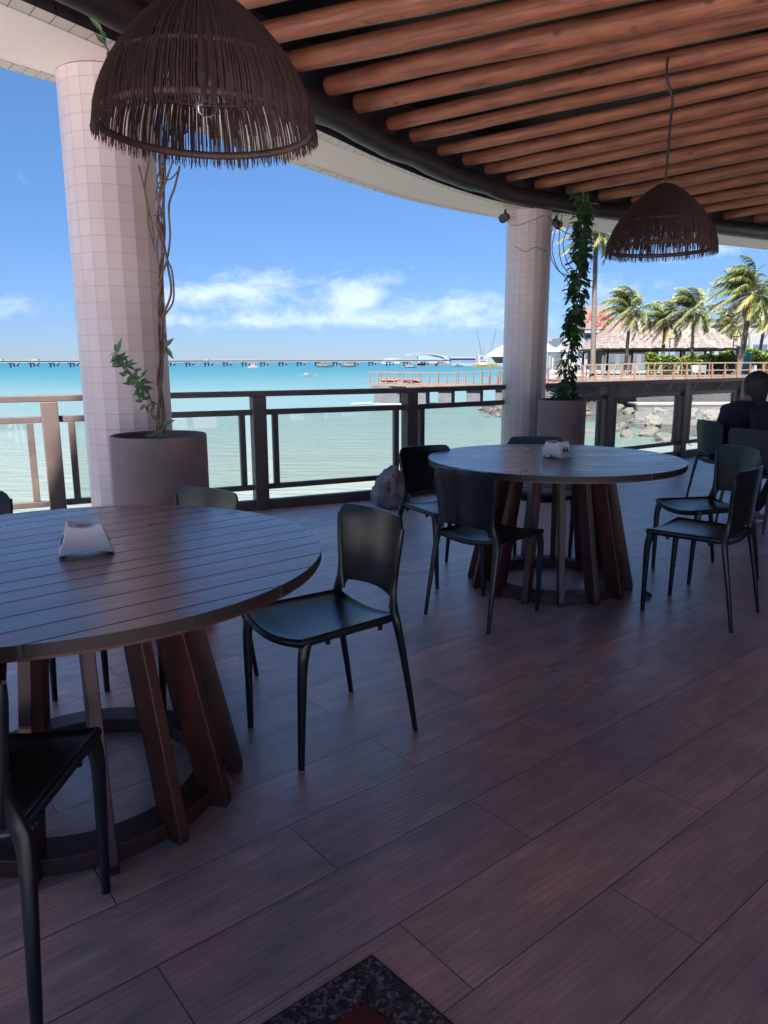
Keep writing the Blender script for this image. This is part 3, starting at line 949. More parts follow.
# ------------------------------------------------------------------ hanging lamps
def make_lamp(label, loc, cord_top, rot, seed=11):
    t = thing('pendant_lamp', label, 'hanging lamp', loc, rot, 'pendant lamps of natural fibre')
    Rr, Hd = 0.300, 0.350
    def prof(f): return 0.030 + (Rr - 0.030) * (1 - (1 - f) ** 1.68) ** 0.84, Hd * (1 - f)
    rnd = random.Random(seed)
    bm = NB()
    def strand(a, f0, f1, w_, dr, ext, skew):
        pts, rad = [], []
        n = 10
        for k in range(n + 1):
            f = f0 + (f1 - f0) * (k / n) ** 1.0
            r_, z_ = prof(f)
            aa = a + skew * f
            pts.append(Vector(((r_ + dr) * math.cos(aa), (r_ + dr) * math.sin(aa), z_)))
            rad.append(w_ * (0.55 + 0.45 * f))
        if ext > 0:
            dd = (pts[-1] - pts[-2]).normalized()
            dd = (dd + Vector((0, 0, -0.5))).normalized()
            jit = Vector((rnd.uniform(-1, 1), rnd.uniform(-1, 1), 0)) * 0.003
            pts.append(pts[-1] + dd * ext * 0.5 + jit * 0.5)
            pts.append(pts[-1] + dd * ext * 0.5 + jit)
            rad += [w_ * 0.9, w_ * 0.55]
        tube(bm, pts, rad, n=3, cap=False)
    for k in range(800):
        a = 2 * PI * (k + rnd.uniform(-0.6, 0.6)) / 800
        if rnd.random() < 0.07: continue
        strand(a, rnd.uniform(0, 0.03), 1.0, rnd.uniform(0.0011, 0.0022), rnd.uniform(-0.002, 0.004), rnd.uniform(0.024, 0.042), rnd.uniform(-0.03, 0.03))
    for k in range(560):
        a = rnd.uniform(0, 2 * PI)
        strand(a, 0, rnd.uniform(0.45, 1.0), rnd.uniform(0.0022, 0.0034), -0.004, 0, rnd.uniform(-0.1, 0.1))
    obj('lamp_shade', bm, M_straw, t, local=True, fixn=False)
    bm = NB()
    for f, r2 in ((1.0, 0.0075), (0.62, 0.006), (0.22, 0.005)):
        r_, z_ = prof(f)
        n = 64; m_ = 8
        r_ -= 0.006
        rings = [[bm.verts.new(((r_ + r2 * math.cos(2 * PI * j / m_)) * math.cos(2 * PI * k / n), (r_ + r2 * math.cos(2 * PI * j / m_)) * math.sin(2 * PI * k / n), z_ + r2 * 1.5 * math.sin(2 * PI * j / m_))) for j in range(m_)] for k in range(n)]
        for k in range(n):
            a, b = rings[k], rings[(k + 1) % n]
            for j in range(m_): bm.faces.new((a[j], b[j], b[(j + 1) % m_], a[(j + 1) % m_]))
    obj('hoop', bm, M_hoop, t, smooth=True, local=True)
    # cord
    bm = NB()
    tube(bm, cord_top, 0.0075, n=8)
    obj('cord', bm, M_black, t, smooth=True, local=True)
    bm = NB()
    tube(bm, [(0, 0, Hd + 0.01), (0, 0, 0.185), (0, 0, 0.18), (0, 0, 0.135)], [0.006, 0.006, 0.019, 0.021], n=14)
    obj('lamp_socket', bm, M_black, t, smooth=40, local=True)
    bm = NB()
    lathe(bm, [(0.013, 0.138), (0.014, 0.122), (0.024, 0.102), (0.033, 0.075), (0.033, 0.055), (0.024, 0.036), (0.010, 0.028), (0.0005, 0.027)], n=24)
    obj('bulb', bm, M_bulb, t, smooth=True, local=True)
    return t
l1 = make_lamp('dark fibre lampshade hanging close by over the near left table, bulb showing', (-0.492, 2.25, 1.945), [(0, 0, 0.36), (0.0, 0, 0.7), (0, 0, 0.97)], 0)
l2 = make_lamp('dark fibre lampshade farther off, hanging on a long cord over the far table', (1.60, 4.48, 1.93), smoothpath([(0, 0, 0.34), (0.004, 0, 0.55), (0.009, 0, 0.73), (0.009, 0, 0.79), (-0.004, 0, 0.83), (-0.024, 0.0, 0.875), (-0.034, 0.0, 0.92), (-0.032, 0, 1.0)], 5), 0, 29)

# ------------------------------------------------------------------ planters and vines
def planter(x, y, r, h, label):
    t = thing('planter', label, 'planter', (x, y, 0), 0, 'round concrete planters')
    bm = NB()
    lathe(bm, [(0.0, 0.0), (r * 0.98, 0.0), (r, 0.01), (r, h - 0.008), (r - 0.004, h), (r - 0.018, h), (r - 0.022, h - 0.008), (r - 0.022, h - 0.16)], n=72, c=(x, y, 0))
    obj('planter_pot', bm, M_pot, t, smooth=35)
    bm = NB()
    rr = random.Random(3)
    vs = [[bm.verts.new((x + (r - 0.023) * f / 8 * math.cos(2 * PI * k / 32), y + (r - 0.023) * f / 8 * math.sin(2 * PI * k / 32), h - 0.07 + rr.uniform(-0.012, 0.012))) for k in range(32)] for f in range(1, 9)]
    cc = bm.verts.new((x, y, h - 0.06))
    for k in range(32):
        bm.faces.new((cc, vs[0][k], vs[0][(k + 1) % 32]))
        for f in range(7): bm.faces.new((vs[f][k], vs[f + 1][k], vs[f + 1][(k + 1) % 32], vs[f][(k + 1) % 32]))
    obj('soil', bm, M_soil, t, smooth=True)
    return t
planter(-1.10, 3.62, 0.2285, 0.955, 'tall round grey planter beside the near left column')
planter(1.765, 7.38, 0.232, 0.925, 'tall round grey planter under the leafy vine beside the far column')

def set_tone(o, tones):
    at_ = o.data.attributes.new('tone', 'FLOAT', 'FACE')
    at_.data.foreach_set('value', tones)

def leaf(bm, p, d, n_, L, W, tones, tone, shape='round', fold=0.15):
    """a leaf: p base, d direction, n_ normal"""
    d = d.normalized(); s = d.cross(n_).normalized(); n_ = s.cross(d)
    if shape == 'round': prof = [(0, 0.12), (0.2, 0.72), (0.5, 1.0), (0.8, 0.78), (1.0, 0.06)]
    else: prof = [(0, 0.08), (0.25, 0.8), (0.5, 0.95), (0.78, 0.5), (1.0, 0.03)]
    rows = []
    for f, w_ in prof:
        cpt = p + d * L * f - n_ * (L * 0.18 * f * f)
        rows.append((bm.verts.new(cpt - s * W * w_ * 0.5 + n_ * W * fold * w_), bm.verts.new(cpt), bm.verts.new(cpt + s * W * w_ * 0.5 + n_ * W * fold * w_)))
    for a, b in zip(rows, rows[1:]):
        bm.faces.new((a[0], a[1], b[1], b[0])); bm.faces.new((a[1], a[2], b[2], b[1]))
        tones += [tone, tone]

# left, almost bare vine
rv = random.Random(21)
v1 = thing('climbing_vine', 'nearly bare twisted brown vine with one green sprig, rising from the left planter', 'vine', (-1.14, 3.60, 0.89))
base1 = Vector((-1.105, 3.64, 0.89))
topv = Vector((-1.045, 3.92, 2.80))
stems = NB()
for k in range(6):
    pts, rad = [], []
    ph = rv.uniform(0, 6); tw = rv.uniform(9, 15) * rv.choice([1, 1, -1]); rr_ = rv.uniform(0.005, 0.015)
    for i in range(70):
        f = i / 69
        c_ = base1.lerp(topv, f)
        spread = rr_ * (1 + 2.6 * max(0, f - 0.62) ** 1.2 * 3)
        pts.append(c_ + Vector((math.cos(ph + tw * f) * spread, math.sin(ph + tw * f) * spread, 0)) + Vector((noise.noise((f * 9, k, 0)), noise.noise((f * 9, k, 5)), 0)) * 0.02)
        rad.append((0.0066 if k < 3 else 0.0042) * (1 - 0.35 * f))
    tube(stems, pts, rad, n=6)
# loose hanging loops on the right
def loop_from_px(pxs, Y, r_):
    tube(stems, smoothpath([at(x_, y_, Y=Y) for x_, y_ in pxs], 6), r_, n=6)
loop_from_px([(157, 214), (163, 232), (168, 262), (172, 290), (166, 310), (162, 322), (166, 338), (165, 350), (161, 360)], 3.70, 0.0055)
loop_from_px([(181, 165), (176, 186), (170, 205), (171, 235), (168, 258), (160, 282)], 3.72, 0.005)
loop_from_px([(174, 160), (166, 184), (160, 205), (158, 226), (168, 258), (173, 272), (174, 300), (164, 318), (162, 340)], 3.68, 0.0045)
loop_from_px([(150, 160), (146, 190), (152, 218), (155, 240)], 3.66, 0.004)
loop_from_px([(140, 165), (148, 200), (150, 225), (156, 250)], 3.66, 0.004)
loop_from_px([(166, 160), (158, 180), (165, 200), (157, 222)], 3.70, 0.004)
loop_from_px([(181, 168), (172, 178), (160, 182), (157, 200)], 3.70, 0.0035)
loop_from_px([(102, 28), (106, 42), (110, 52), (106, 66), (112, 78)], 3.62, 0.004)
spr = smoothpath([at(154, 408, Y=3.60), at(148, 392, Y=3.56), at(138, 380, Y=3.52), at(126, 366, Y=3.50), at(116, 352, Y=3.49), at(109, 356, Y=3.49)], 6)
tube(stems, spr, [0.005 * (1 - 0.8 * i / len(spr)) for i in range(len(spr))], n=6)
obj('stem', stems, M_stem, v1, smooth=True)
bm = NB(); tones = []
for i in range(74):
    f = rv.random() ** 0.85
    p = spr[min(int(f * (len(spr) - 8)), len(spr) - 1)] + Vector((rv.uniform(-1, 1), rv.uniform(-1, 1), rv.uniform(-1, 1))) * (0.035 * (1 - f) + 0.008)
    d_ = Vector((rv.uniform(-1, 0.9), rv.uniform(-1, 0.4), rv.uniform(-1.0, 0.9)))
    leaf(bm, p, d_, Vector((rv.uniform(-.6, .6), -1, rv.uniform(0.1, 1))), rv.uniform(0.035, 0.062), rv.uniform(0.014, 0.022), tones, rv.random(), 'long')
for px_, py_ in ((118, 352), (121, 360), (113, 356), (166, 346), (159, 430), (156, 436), (163, 424), (107, 44), (104, 30), (110, 50)):
    for q in range(2):
        leaf(bm, at(px_, py_, Y=3.52), Vector((rv.uniform(-1, 1), -0.3, rv.uniform(-1, 1))), Vector((0, -1, 0.4)), rv.uniform(0.04, 0.075), 0.024, tones, rv.random(), 'long')
o = obj('foliage', bm, M_leafl, v1, fixn=False); set_tone(o, tones)

# right, leafy vine
v2 = thing('climbing_vine', 'dense vine of round green leaves climbing from the far planter to the ceiling', 'vine', (1.80, 7.38, 0.86))
mid2 = smoothpath([at(562, 404, Y=7.36), at(566, 385, Y=7.36), at(570, 360, Y=7.36), at(574, 335, Y=7.36), at(576, 310, Y=7.36), at(579, 285, Y=7.36), at(580, 262, Y=7.36), at(583, 240, Y=7.36), at(583, 222, Y=7.38), at(586, 205, Y=7.40), at(580, 190, Y=7.30)], 8)
stems = NB()
for k in range(3):
    tube(stems, [p + Vector((math.cos(i * 0.4 + k * 2) * 0.02, math.sin(i * 0.4 + k * 2) * 0.02, 0)) for i, p in enumerate(mid2)], 0.007, n=6)
def lp2(pxs, Y=7.35, r_=0.0045):
    tube(stems, smoothpath([at(x_, y_, Y=Y) for x_, y_ in pxs], 6), r_, n=5)
lp2([(560, 212), (556, 232), (553, 250), (558, 268), (566, 278), (572, 288)])
lp2([(563, 215), (560, 240), (562, 262), (570, 275)])
lp2([(557, 222), (551, 238), (552, 258), (560, 272), (569, 276)])
lp2([(570, 226), (564, 244), (568, 262), (574, 270)])
lp2([(548, 216), (556, 224), (564, 232), (575, 236)])
lp2([(509, 222), (516, 226), (530, 222), (545, 216)], Y=7.65, r_=0.003)
lp2([(515, 246), (526, 252), (536, 248), (548, 252)], Y=7.68, r_=0.003)
obj('stem', stems, M_stem, v2, smooth=True)
bm = NB(); tones = []
for i in range(700):
    f = rv.random()
    f = f if rv.random() < 0.7 else f * 0.4
    p0 = mid2[int(f * (len(mid2) - 1))]
    spread = 0.145 - 0.05 * f if f < 0.3 else (0.105 if f < 0.7 else 0.075)
    a = rv.uniform(0, 2 * PI)
    if f > 0.9 and rv.random() < 0.6: continue
    p = p0 + Vector((math.cos(a) * spread * rv.uniform(0.2, 0.75), math.sin(a) * spread * rv.uniform(0.2, 0.75), rv.uniform(-0.03, 0.03)))
    d_ = Vector((math.cos(a), math.sin(a), rv.uniform(-1.3, 0.2)))
    if f < 0.32: L_, Wd = rv.uniform(0.05, 0.09), rv.uniform(0.026, 0.045)
    else: L_, Wd = rv.uniform(0.065, 0.10), rv.uniform(0.055, 0.085)
    leaf(bm, p, d_, Vector((math.cos(a) * 0.5, math.sin(a) * 0.5, 1)), L_, Wd, tones, rv.random(), 'round' if f > 0.3 else 'long', fold=0.1)
for k in range(60):
    p = at(rv.uniform(548, 578), rv.uniform(396, 404), Y=7.36)
    a = rv.uniform(0, 2 * PI)
    leaf(bm, p, Vector((math.cos(a), math.sin(a), rv.uniform(-0.2, 1))), Vector((0, -0.4, 1)), 0.07, 0.03, tones, rv.random(), 'long')
o = obj('foliage', bm, M_leaf, v2, fixn=False); set_tone(o, tones)

# ------------------------------------------------------------------ rock and small floor item
def rock_bm(c, s, seed, rough=0.35, sub=4, flat=0.0):
    bm = NB()
    bmesh.ops.create_icosphere(bm, subdivisions=sub, radius=1)
    r_ = random.Random(seed)
    planes = [(Vector((r_.gauss(0, 1), r_.gauss(0, 1), r_.gauss(0, 1))).normalized(), r_.uniform(0.62, 0.9)) for _ in range(10)]
    off = Vector((seed * 3.1, seed * 1.7, 0))
    for v_ in bm.verts:
        d_ = v_.co.normalized()
        k = 1.0
        for n_, h_ in planes:
            dt = d_.dot(n_)
            if dt > 1e-3: k = min(k, h_ / dt)
        k *= 1 + rough * 0.25 * noise.noise(d_ * 2.2 + off) + rough * 0.10 * noise.noise(d_ * 7 + off)
        v_.co = Vector((d_.x * s[0], d_.y * s[1], d_.z * s[2])) * k
    lo = min(v_.co.z for v_ in bm.verts)
    for v_ in bm.verts:
        v_.co.z = max(v_.co.z, lo * 0.55)
    lo = min(v_.co.z for v_ in bm.verts)
    bmesh.ops.translate(bm, vec=(c[0], c[1], c[2] - lo), verts=bm.verts)
    return bm
tag(obj('decorative_rock', rock_bm((0.05, 6.60, 0), (0.17, 0.15, 0.25), 4, 0.9), M_rock, smooth=35, origin=(0.05, 6.60, 0)),
    'rough dark rock on the terrace floor by the railing post', 'rock')
bm = NB()
bmesh.ops.create_uvsphere(bm, u_segments=20, v_segments=12, radius=0.018, matrix=Matrix.Translation((1.47, 3.98, 0.016)) @ Matrix.Diagonal((1.2, 0.9, 0.9, 1)))
box(bm, (1.485, 3.985, 0.008), (0.03, 0.02, 0.014), rz=0.4)
tag(obj('rubber_stopper', bm, M_black, smooth=40, origin=(1.47, 3.98, 0)), 'small black rubber stopper on the floor beside the far table base', 'stopper')

# ------------------------------------------------------------------ sea
SEA = -2.7
def sea_mat():
    m, g, bs, out = new_mat('sea_water')
    geo = g.n('ShaderNodeNewGeometry')
    sp_ = g.n('ShaderNodeSeparateXYZ', Vector=geo.outputs['Position'])
    nb = g.n('ShaderNodeTexNoise', Vector=g.n('ShaderNodeMapping', Vector=geo.outputs['Position'], Scale=(0.006, 0.025, 1)).outputs[0], Scale=1.0, Detail=3)
    # water depth grows away from the shore: pale sandy shallows to turquoise
    yl = g.m('LOGARITHM', g.m('MAXIMUM', sp_.outputs[1], 1.0), 10.0)
    nb2 = g.n('ShaderNodeTexNoise', Vector=g.n('ShaderNodeMapping', Vector=geo.outputs['Position'], Scale=(0.08, 0.5, 1)).outputs[0], Scale=1.0, Detail=5)
    yl = g.m('ADD', yl, g.m('MULTIPLY', g.m('SUBTRACT', nb.outputs[0], 0.5), 0.45))
    yl = g.m('ADD', yl, g.m('MULTIPLY', g.m('SUBTRACT', nb2.outputs[0], 0.5), 0.28))
    f = g.m('DIVIDE', yl, 4.0)
    c = g.ramp(f, [(0.30, (0.120, 0.130, 0.102)), (0.40, (0.103, 0.126, 0.110)), (0.50, (0.070, 0.115, 0.110)), (0.58, (0.032, 0.090, 0.100)), (0.66, (0.018, 0.074, 0.090)), (0.8, (0.013, 0.064, 0.090))])
    link(g, c, bs.inputs['Base Color'])
    bs.inputs['Roughness'].default_value = 0.30
    bs.inputs['IOR'].default_value = 1.33
    bs.inputs['Specular IOR Level'].default_value = 0.2
    n1 = g.n('ShaderNodeTexNoise', Vector=g.n('ShaderNodeMapping', Vector=geo.outputs['Position'], Scale=(0.55, 1.5, 1), Rotation=(0, 0, 0.25)).outputs[0], Scale=1.1, Detail=5, Roughness=0.6)
    n2 = g.n('ShaderNodeTexNoise', Vector=g.n('ShaderNodeMapping', Vector=geo.outputs['Position'], Scale=(0.12, 0.4, 1)).outputs[0], Scale=0.6, Detail=3)
    b = g.n('ShaderNodeBump', Strength=0.8, Distance=0.5, Height=g.m('ADD', n1.outputs[0], n2.outputs[0]))
    link(g, b.outputs[0], bs.inputs['Normal'])
    return m
M_sea = sea_mat()
bm = NB()
q = [bm.verts.new(p + (SEA,)) for p in ((-9000, -300), (9000, -300), (9000, 12000), (-9000, 12000))]
bm.faces.new(q)
tag(obj('sea', bm, M_sea), kind='structure')

# ------------------------------------------------------------------ land
M_pave = pmat('plaza_paving', (0.1598, 0.1432, 0.1232), (0.1265, 0.1132, 0.09657), scale=0.6, rough=0.9)
M_stone = pmat('sea_wall_stone', (0.09121, 0.08619, 0.08177), (0.04088, 0.03963, 0.039), scale=1.1, rough=0.9, bump=0.8, bscale=3, bdist=0.15, stretch=(1, 1, 1.4), detail=8)
M_ledge = pmat('ledge_concrete', (0.2072, 0.1813, 0.1517), (0.1554, 0.1369, 0.1184), scale=1.5, rough=0.9)
M_bank = pmat('rubble_bank', (0.0802, 0.06841, 0.05661), (0.02359, 0.02076, 0.01793), scale=2.6, rough=0.95, bump=1.0, bscale=4, bdist=0.3, detail=9)
M_boulder = pmat('boulder', (0.1155, 0.09409, 0.07485), (0.07271, 0.05988, 0.04919), scale=1.6, rough=0.9, bump=0.7, bscale=5, bdist=0.08)
M_boulder2 = pmat('boulder_grey', (0.08288, 0.0777, 0.07252), (0.04662, 0.04299, 0.04144), scale=1.6, rough=0.9, bump=0.7, bscale=5, bdist=0.08)
bm = NB()
prism(bm, [(13.2, 62.3), (17, 60.6), (400, 62), (400, 1400), (330, 1400), (76, 320), (26.5, 120)], -4, -0.12)
tag(obj('plaza_ground', bm, M_pave), kind='structure')
# sea wall with ledge
sw = thing('sea_wall', 'dark stone sea wall with a pale ledge under the boardwalk', 'wall', (30, 60, SEA))
bm = NB(); prism(bm, [(13.1, 70.0), (13.1, 61.8), (17, 60.1), (90, 60.3), (90, 60.7), (17, 60.59), (13.5, 62.2), (13.5, 70.0)], -3.6, -0.16)
obj('upper_wall', bm, M_stone, sw)
bm = NB(); prism(bm, [(19.6, 57.3), (90, 57.5), (90, 60.28), (19.6, 60.08)], -3.6, -2.05)
obj('lower_wall', bm, M_stone, sw)
bm = NB(); prism(bm, [(19.5, 57.2), (90, 57.4), (90, 60.27), (19.5, 60.07)], -2.049, -1.93)
obj('ledge', bm, M_ledge, sw)
# rubble bank
def bank_z(x, y):
    xs = 12.2 + 0.0 * y if y > 44 else 12.2 + (44 - y) * 0.42
    d1 = x - xs
    if y > 50: d1 = max(d1, (y - 50) * 0.30 + (x - 7) * 0.35 + 1.2) if x > 7.5 else d1
    z = SEA - 0.50 + 0.17 * d1
    return min(z, -2.42 if y < 52 else -2.5)
bm = NB()
NX, NY = 70, 60
gv = [[None] * (NY + 1) for _ in range(NX + 1)]
for i in range(NX + 1):
    for j in range(NY + 1):
        x, y = 5 + 55 * (i / NX), 26 + 38 * (j / NY)
        z = bank_z(x, y) + 0.22 * noise.noise((x * 0.8, y * 0.8, 0)) + 0.10 * noise.noise((x * 2.4, y * 2.4, 3))
        gv[i][j] = bm.verts.new((x, y, z))
for i in range(NX):
    for j in range(NY):
        bm.faces.new((gv[i][j], gv[i + 1][j], gv[i + 1][j + 1], gv[i][j + 1]))
tag(obj('shore_bank', bm, M_bank, smooth=False), kind='structure')
# boulders
bmeshes = []
for k in range(7):
    bmr = rock_bm((0, 0, 0), (0.5, 0.42, 0.36), 20 + k, 1.0, sub=3)
    o = obj('boulder', bmr, M_boulder if k < 5 else M_boulder2, smooth=12)
    bmeshes.append(o)
rb = random.Random(9)
spots = []
for (px_, py_, s_) in [(592, 432, .95), (586, 434, .6), (601, 434, .5), (623, 428, 1.0), (618, 431, .7), (629, 436, 1.25), (646, 435, 1.45), (652, 431, 1.0), (663, 441, 1.3), (672, 440, .9), (640, 441, .5), (610, 433, .5), (703, 439, 1.1), (694, 442, .8), (712, 447, 1.1), (722, 449, 1.2), (703, 449, .9), (730, 442, 1.2), (716, 437, 1.0),
                       (693, 452, .8), (708, 455, .8), (720, 456, .9), (735, 452, 1.0), (728, 434, 1.2), (741, 438, 1.0), (687, 447, .7), (750, 444, 1.1), (757, 436, 1.2), (700, 444, .7), (765, 445, 1.1)]:
    p = at(px_, py_, z=SEA + 0.1 + 0.25 * rb.random() * (px_ > 685))
    spots.append((p.x, p.y, s_ * p.y / 44))
for i in range(120):
    x, y = rb.uniform(12, 34), rb.uniform(31, 57)
    z = bank_z(x, y)
    if z < SEA - 0.25 or x > y * 0.56 + 1: continue
    if any((x - a) ** 2 + (y - b) ** 2 < (0.45 * c_ + 0.35) ** 2 for a, b, c_ in spots): continue
    spots.append((x, y, rb.uniform(0.5, 1.25)))
for i in range(26):
    x, y = rb.uniform(7.4, 11.5), rb.uniform(52.5, 60)
    if any((x - a) ** 2 + (y - b) ** 2 < 0.5 for a, b, c_ in spots): continue
    if bank_z(x, y) < SEA - 0.4: continue
    spots.append((x, y, rb.uniform(0.3, 0.6)))
for i, (x, y, s_) in enumerate(spots):
    k = rb.choice([0, 1, 2, 3, 4, 0, 1, 2, 3, 4, 5, 6])
    if i < 30: k = i % 5
    if i < 7 and False: pass
    o = bmeshes[k]
    if o.get('used'):
        o = o.copy(); C.objects.link(o)
    else:
        o['used'] = 1
    o.location = (x, y, max(bank_z(x, y), SEA - 0.25) - 0.06 * s_)
    o.rotation_euler = (rb.uniform(-.25, .25), rb.uniform(-.25, .25), rb.uniform(0, 6.28))
    o.scale = (s_, s_, s_ * rb.uniform(1.05, 1.45))
    kk = bmeshes.index(o) if o in bmeshes else k
    tag(o, 'pale tan boulder among the rocks along the waterline below the sea wall' if k < 5 else 'grey boulder among the rocks along the waterline below the sea wall', 'boulder', 'boulders along the waterline')
for o in list(bpy.data.objects):
    if 'used' in o: del o['used']
for o in bmeshes:
    if not o.get('label'): bpy.data.objects.remove(o)

# ------------------------------------------------------------------ boardwalk
M_dwood = pmat('pavilion_wood', (0.07, 0.045, 0.038), (0.045, 0.03, 0.026), scale=3, rough=0.8)
M_board = pmat('boardwalk_timber', (0.1573, 0.1101, 0.07548), (0.1195, 0.08177, 0.05661), scale=2, rough=0.8)
M_bpost = pmat('boardwalk_post', (0.165, 0.078, 0.048), (0.12, 0.055, 0.035), scale=2, rough=0.7)
M_conc = pmat('pier_concrete', (0.08806, 0.08547, 0.08547), (0.0518, 0.0518, 0.05439), scale=0.8, rough=0.9, bump=0.5, bscale=3, bdist=0.05)
BW = [(-1.35, 74.0, -0.80), (3.0, 71.0, -0.85), (7.5, 67.5, -0.75), (11.5, 62.8, -0.5), (16.0, 59.4, -0.12), (21, 58.2, 0.02), (60, 58.3, 0.05)]
bw = thing('boardwalk', 'orange brown timber boardwalk with post railings along the far shore', 'boardwalk', (16, 59.4, -0.12))
def walk(path, step):
    out = []
    acc = 0.0
    P = [Vector(p) for p in path]
    need = 0.0
    for a, b in zip(P, P[1:]):
        L = (b - a).length; t = (b - a).normalized()
        while need <= L:
            out.append((a + t * need, t)); need += step
        need -= L
    return out
deck, rails, fascia = NB(), NB(), NB()
for side in (-1, 1):
    for (a, b) in zip(BW, BW[1:]):
        a, b = Vector(a), Vector(b)
        t = (b - a).normalized(); nrm = Vector((t.y, -t.x, 0)).normalized()
        if side == 1:
            beam(deck, a - nrm * 1.0 - Vector((0, 0, .06)), b - nrm * 1.0 - Vector((0, 0, .06)), 2.0, 0.12)
        oo = nrm * (0.0 if side == 1 else -2.0)
        for hz, th in ((1.08, 0.085), (0.52, 0.05), (0.12, 0.05)):
            beam(rails, a + oo + Vector((0, 0, hz)), b + oo + Vector((0, 0, hz)), 0.08, th)
        if side == 1: beam(fascia, a + nrm * 0.03 - Vector((0, 0, .10)), b + nrm * 0.03 - Vector((0, 0, .10)), 0.08, 0.22)
obj('deck', deck, M_board, bw); obj('rail', rails, M_board, bw); obj('fascia', fascia, M_board, bw)
for p, t in walk(BW, 0.98):
    if p.x > 34: break
    nrm = Vector((t.y, -t.x, 0)).normalized()
    bm = NB()
    box(bm, p + nrm * 0.01 + Vector((0, 0, 0.56)), (0.085, 0.085, 1.12), rz=math.atan2(t.y, t.x))
    if p.x > 9:
        box(bm, p + nrm * 0.10 + Vector((0, 0, 0.22)), (0.15, 0.12, 0.86), rz=math.atan2(t.y, t.x))
        beam(bm, p + nrm * 0.12 + Vector((0, 0, -0.2)), p - nrm * 0.75 + Vector((0, 0, -0.85)), 0.09, 0.09) if False else None
    obj('post', bm, M_bpost if p.x > 9 else M_board, bw)
for p, t in walk(BW, 1.96):
    if p.x > 34: break
    if p.x < 13: continue
    nrm = Vector((t.y, -t.x, 0)).normalized()
    bm = NB(); beam(bm, p + nrm * 0.05 + Vector((0, 0, -0.2)), p - nrm * 0.9 + Vector((0, 0, -1.0)), 0.10, 0.10)
    obj('brace', bm, M_dwood, bw)
for p, t in walk(BW, 2.2):
    if p.x > 34: break
    nrm = Vector((t.y, -t.x, 0)).normalized()
    bm = NB()
    box(bm, p - nrm * 2.0 + Vector((0, 0, 0.55)), (0.08, 0.08, 1.1), rz=math.atan2(t.y, t.x))
    obj('back_post', bm, M_bpost, bw)
for px_ in (390, 423, 449, 478, 508):
    # concrete trestle blocks under the jetty end
    a = px_ - 384
    for (p0, p1) in zip(BW, BW[1:]):
        f0, f1 = 384 + 740 * p0[0] / (p0[1] * .98), 384 + 740 * p1[0] / (p1[1] * .98)
        if f0 <= px_ <= f1:
            k = (px_ - f0) / (f1 - f0)
            c_ = Vector(p0).lerp(Vector(p1), k)
            bm = NB()
            box(bm, (c_.x, c_.y + 1.0, (SEA - 1 + c_.z - .5) / 2), (1.25 if px_ > 400 else 2.6, 1.6, c_.z - .5 - SEA + 1), rz=-0.3)
            box(bm, (c_.x, c_.y + 1.0, c_.z - 0.33), (2.0 if px_ > 400 else 3.0, 2.0, 0.32), rz=-0.3)
            obj('trestle', bm, M_conc, bw)
M_redboat = pmat('red_hull', (0.1924, 0.0518, 0.0444), (0.148, 0.037, 0.0333), scale=3, rough=0.5)
def kayak(x, y, z, rz, L, label, mat):
    bm = NB()
    n = 14
    for i in range(n):
        pass
    pts = [(-L / 2 + L * i / n, 0, 0.12 + 0.16 * abs(2 * i / n - 1) ** 3) for i in range(n + 1)]
    rad = [0.03 + 0.30 * math.sin(PI * i / n) ** 0.6 for i in range(n + 1)]
    tube(bm, pts, rad, n=10, flat=0.62)
    bm.transform(Matrix.Translation((x, y, z)) @ Matrix.Rotation(rz, 4, 'Z') @ Matrix.Translation((0, 0, 0.1)))
    return tag(obj('kayak', bm, mat, smooth=50, origin=(x, y, z)), label, 'kayak', 'red boats laid on the jetty')
kayak(0.55, 73.7, -0.80, R(-36), 2.3, 'left low red boat shape lying on the jetty deck', M_redboat)
kayak(2.7, 72.1, -0.83, R(-34), 2.5, 'right low red boat shape lying on the jetty deck', M_redboat)
# foam where the swell meets the trestles
M_foam = pmat('sea_foam', (0.37, 0.3848, 0.3774), (0.2442, 0.296, 0.2886), scale=4, rough=0.8)
bm = NB()
rf = random.Random(4)
for i in range(70):
    t_ = rf.random()
    x, y = -2.8 + 6.5 * t_ + rf.uniform(-.6, .6), 72.6 - 2.8 * t_ + rf.uniform(-0.9, 0.9)
    n = 9
    r_ = rf.uniform(0.15, 0.5)
    vs = [bm.verts.new((x + r_ * 1.7 * math.cos(2 * PI * k / n) * rf.uniform(.7, 1.1), y + r_ * 0.9 * math.sin(2 * PI * k / n) * rf.uniform(.7, 1.1), SEA + 0.012 + 0.0004 * i)) for k in range(n)]
    bm.faces.new(vs)
tag(obj('sea_foam', bm, M_foam, fixn=False), kind='stuff', label='white foam patches around the jetty supports')

# ------------------------------------------------------------------ thatched pavilion
M_thatch = pmat('thatch', (0.1932, 0.1564, 0.1334), (0.05704, 0.04416, 0.03864), scale=1.3, rough=0.95, stretch=(2.2, 1, 0.5), bump=1.0, bscale=6, bdist=0.15, detail=9)
hut = thing('thatched_pavilion', 'open pavilion with a broad hipped thatched roof on dark posts', 'pavilion', (28.4, 78, -0.12))
x0, x1, y0, y1, ze, zr = 21.3, 35.6, 74.5, 83, 2.45, 5.25
rx0, rx1, ry = 26.0, 32.6, 78.7
bm = NB()
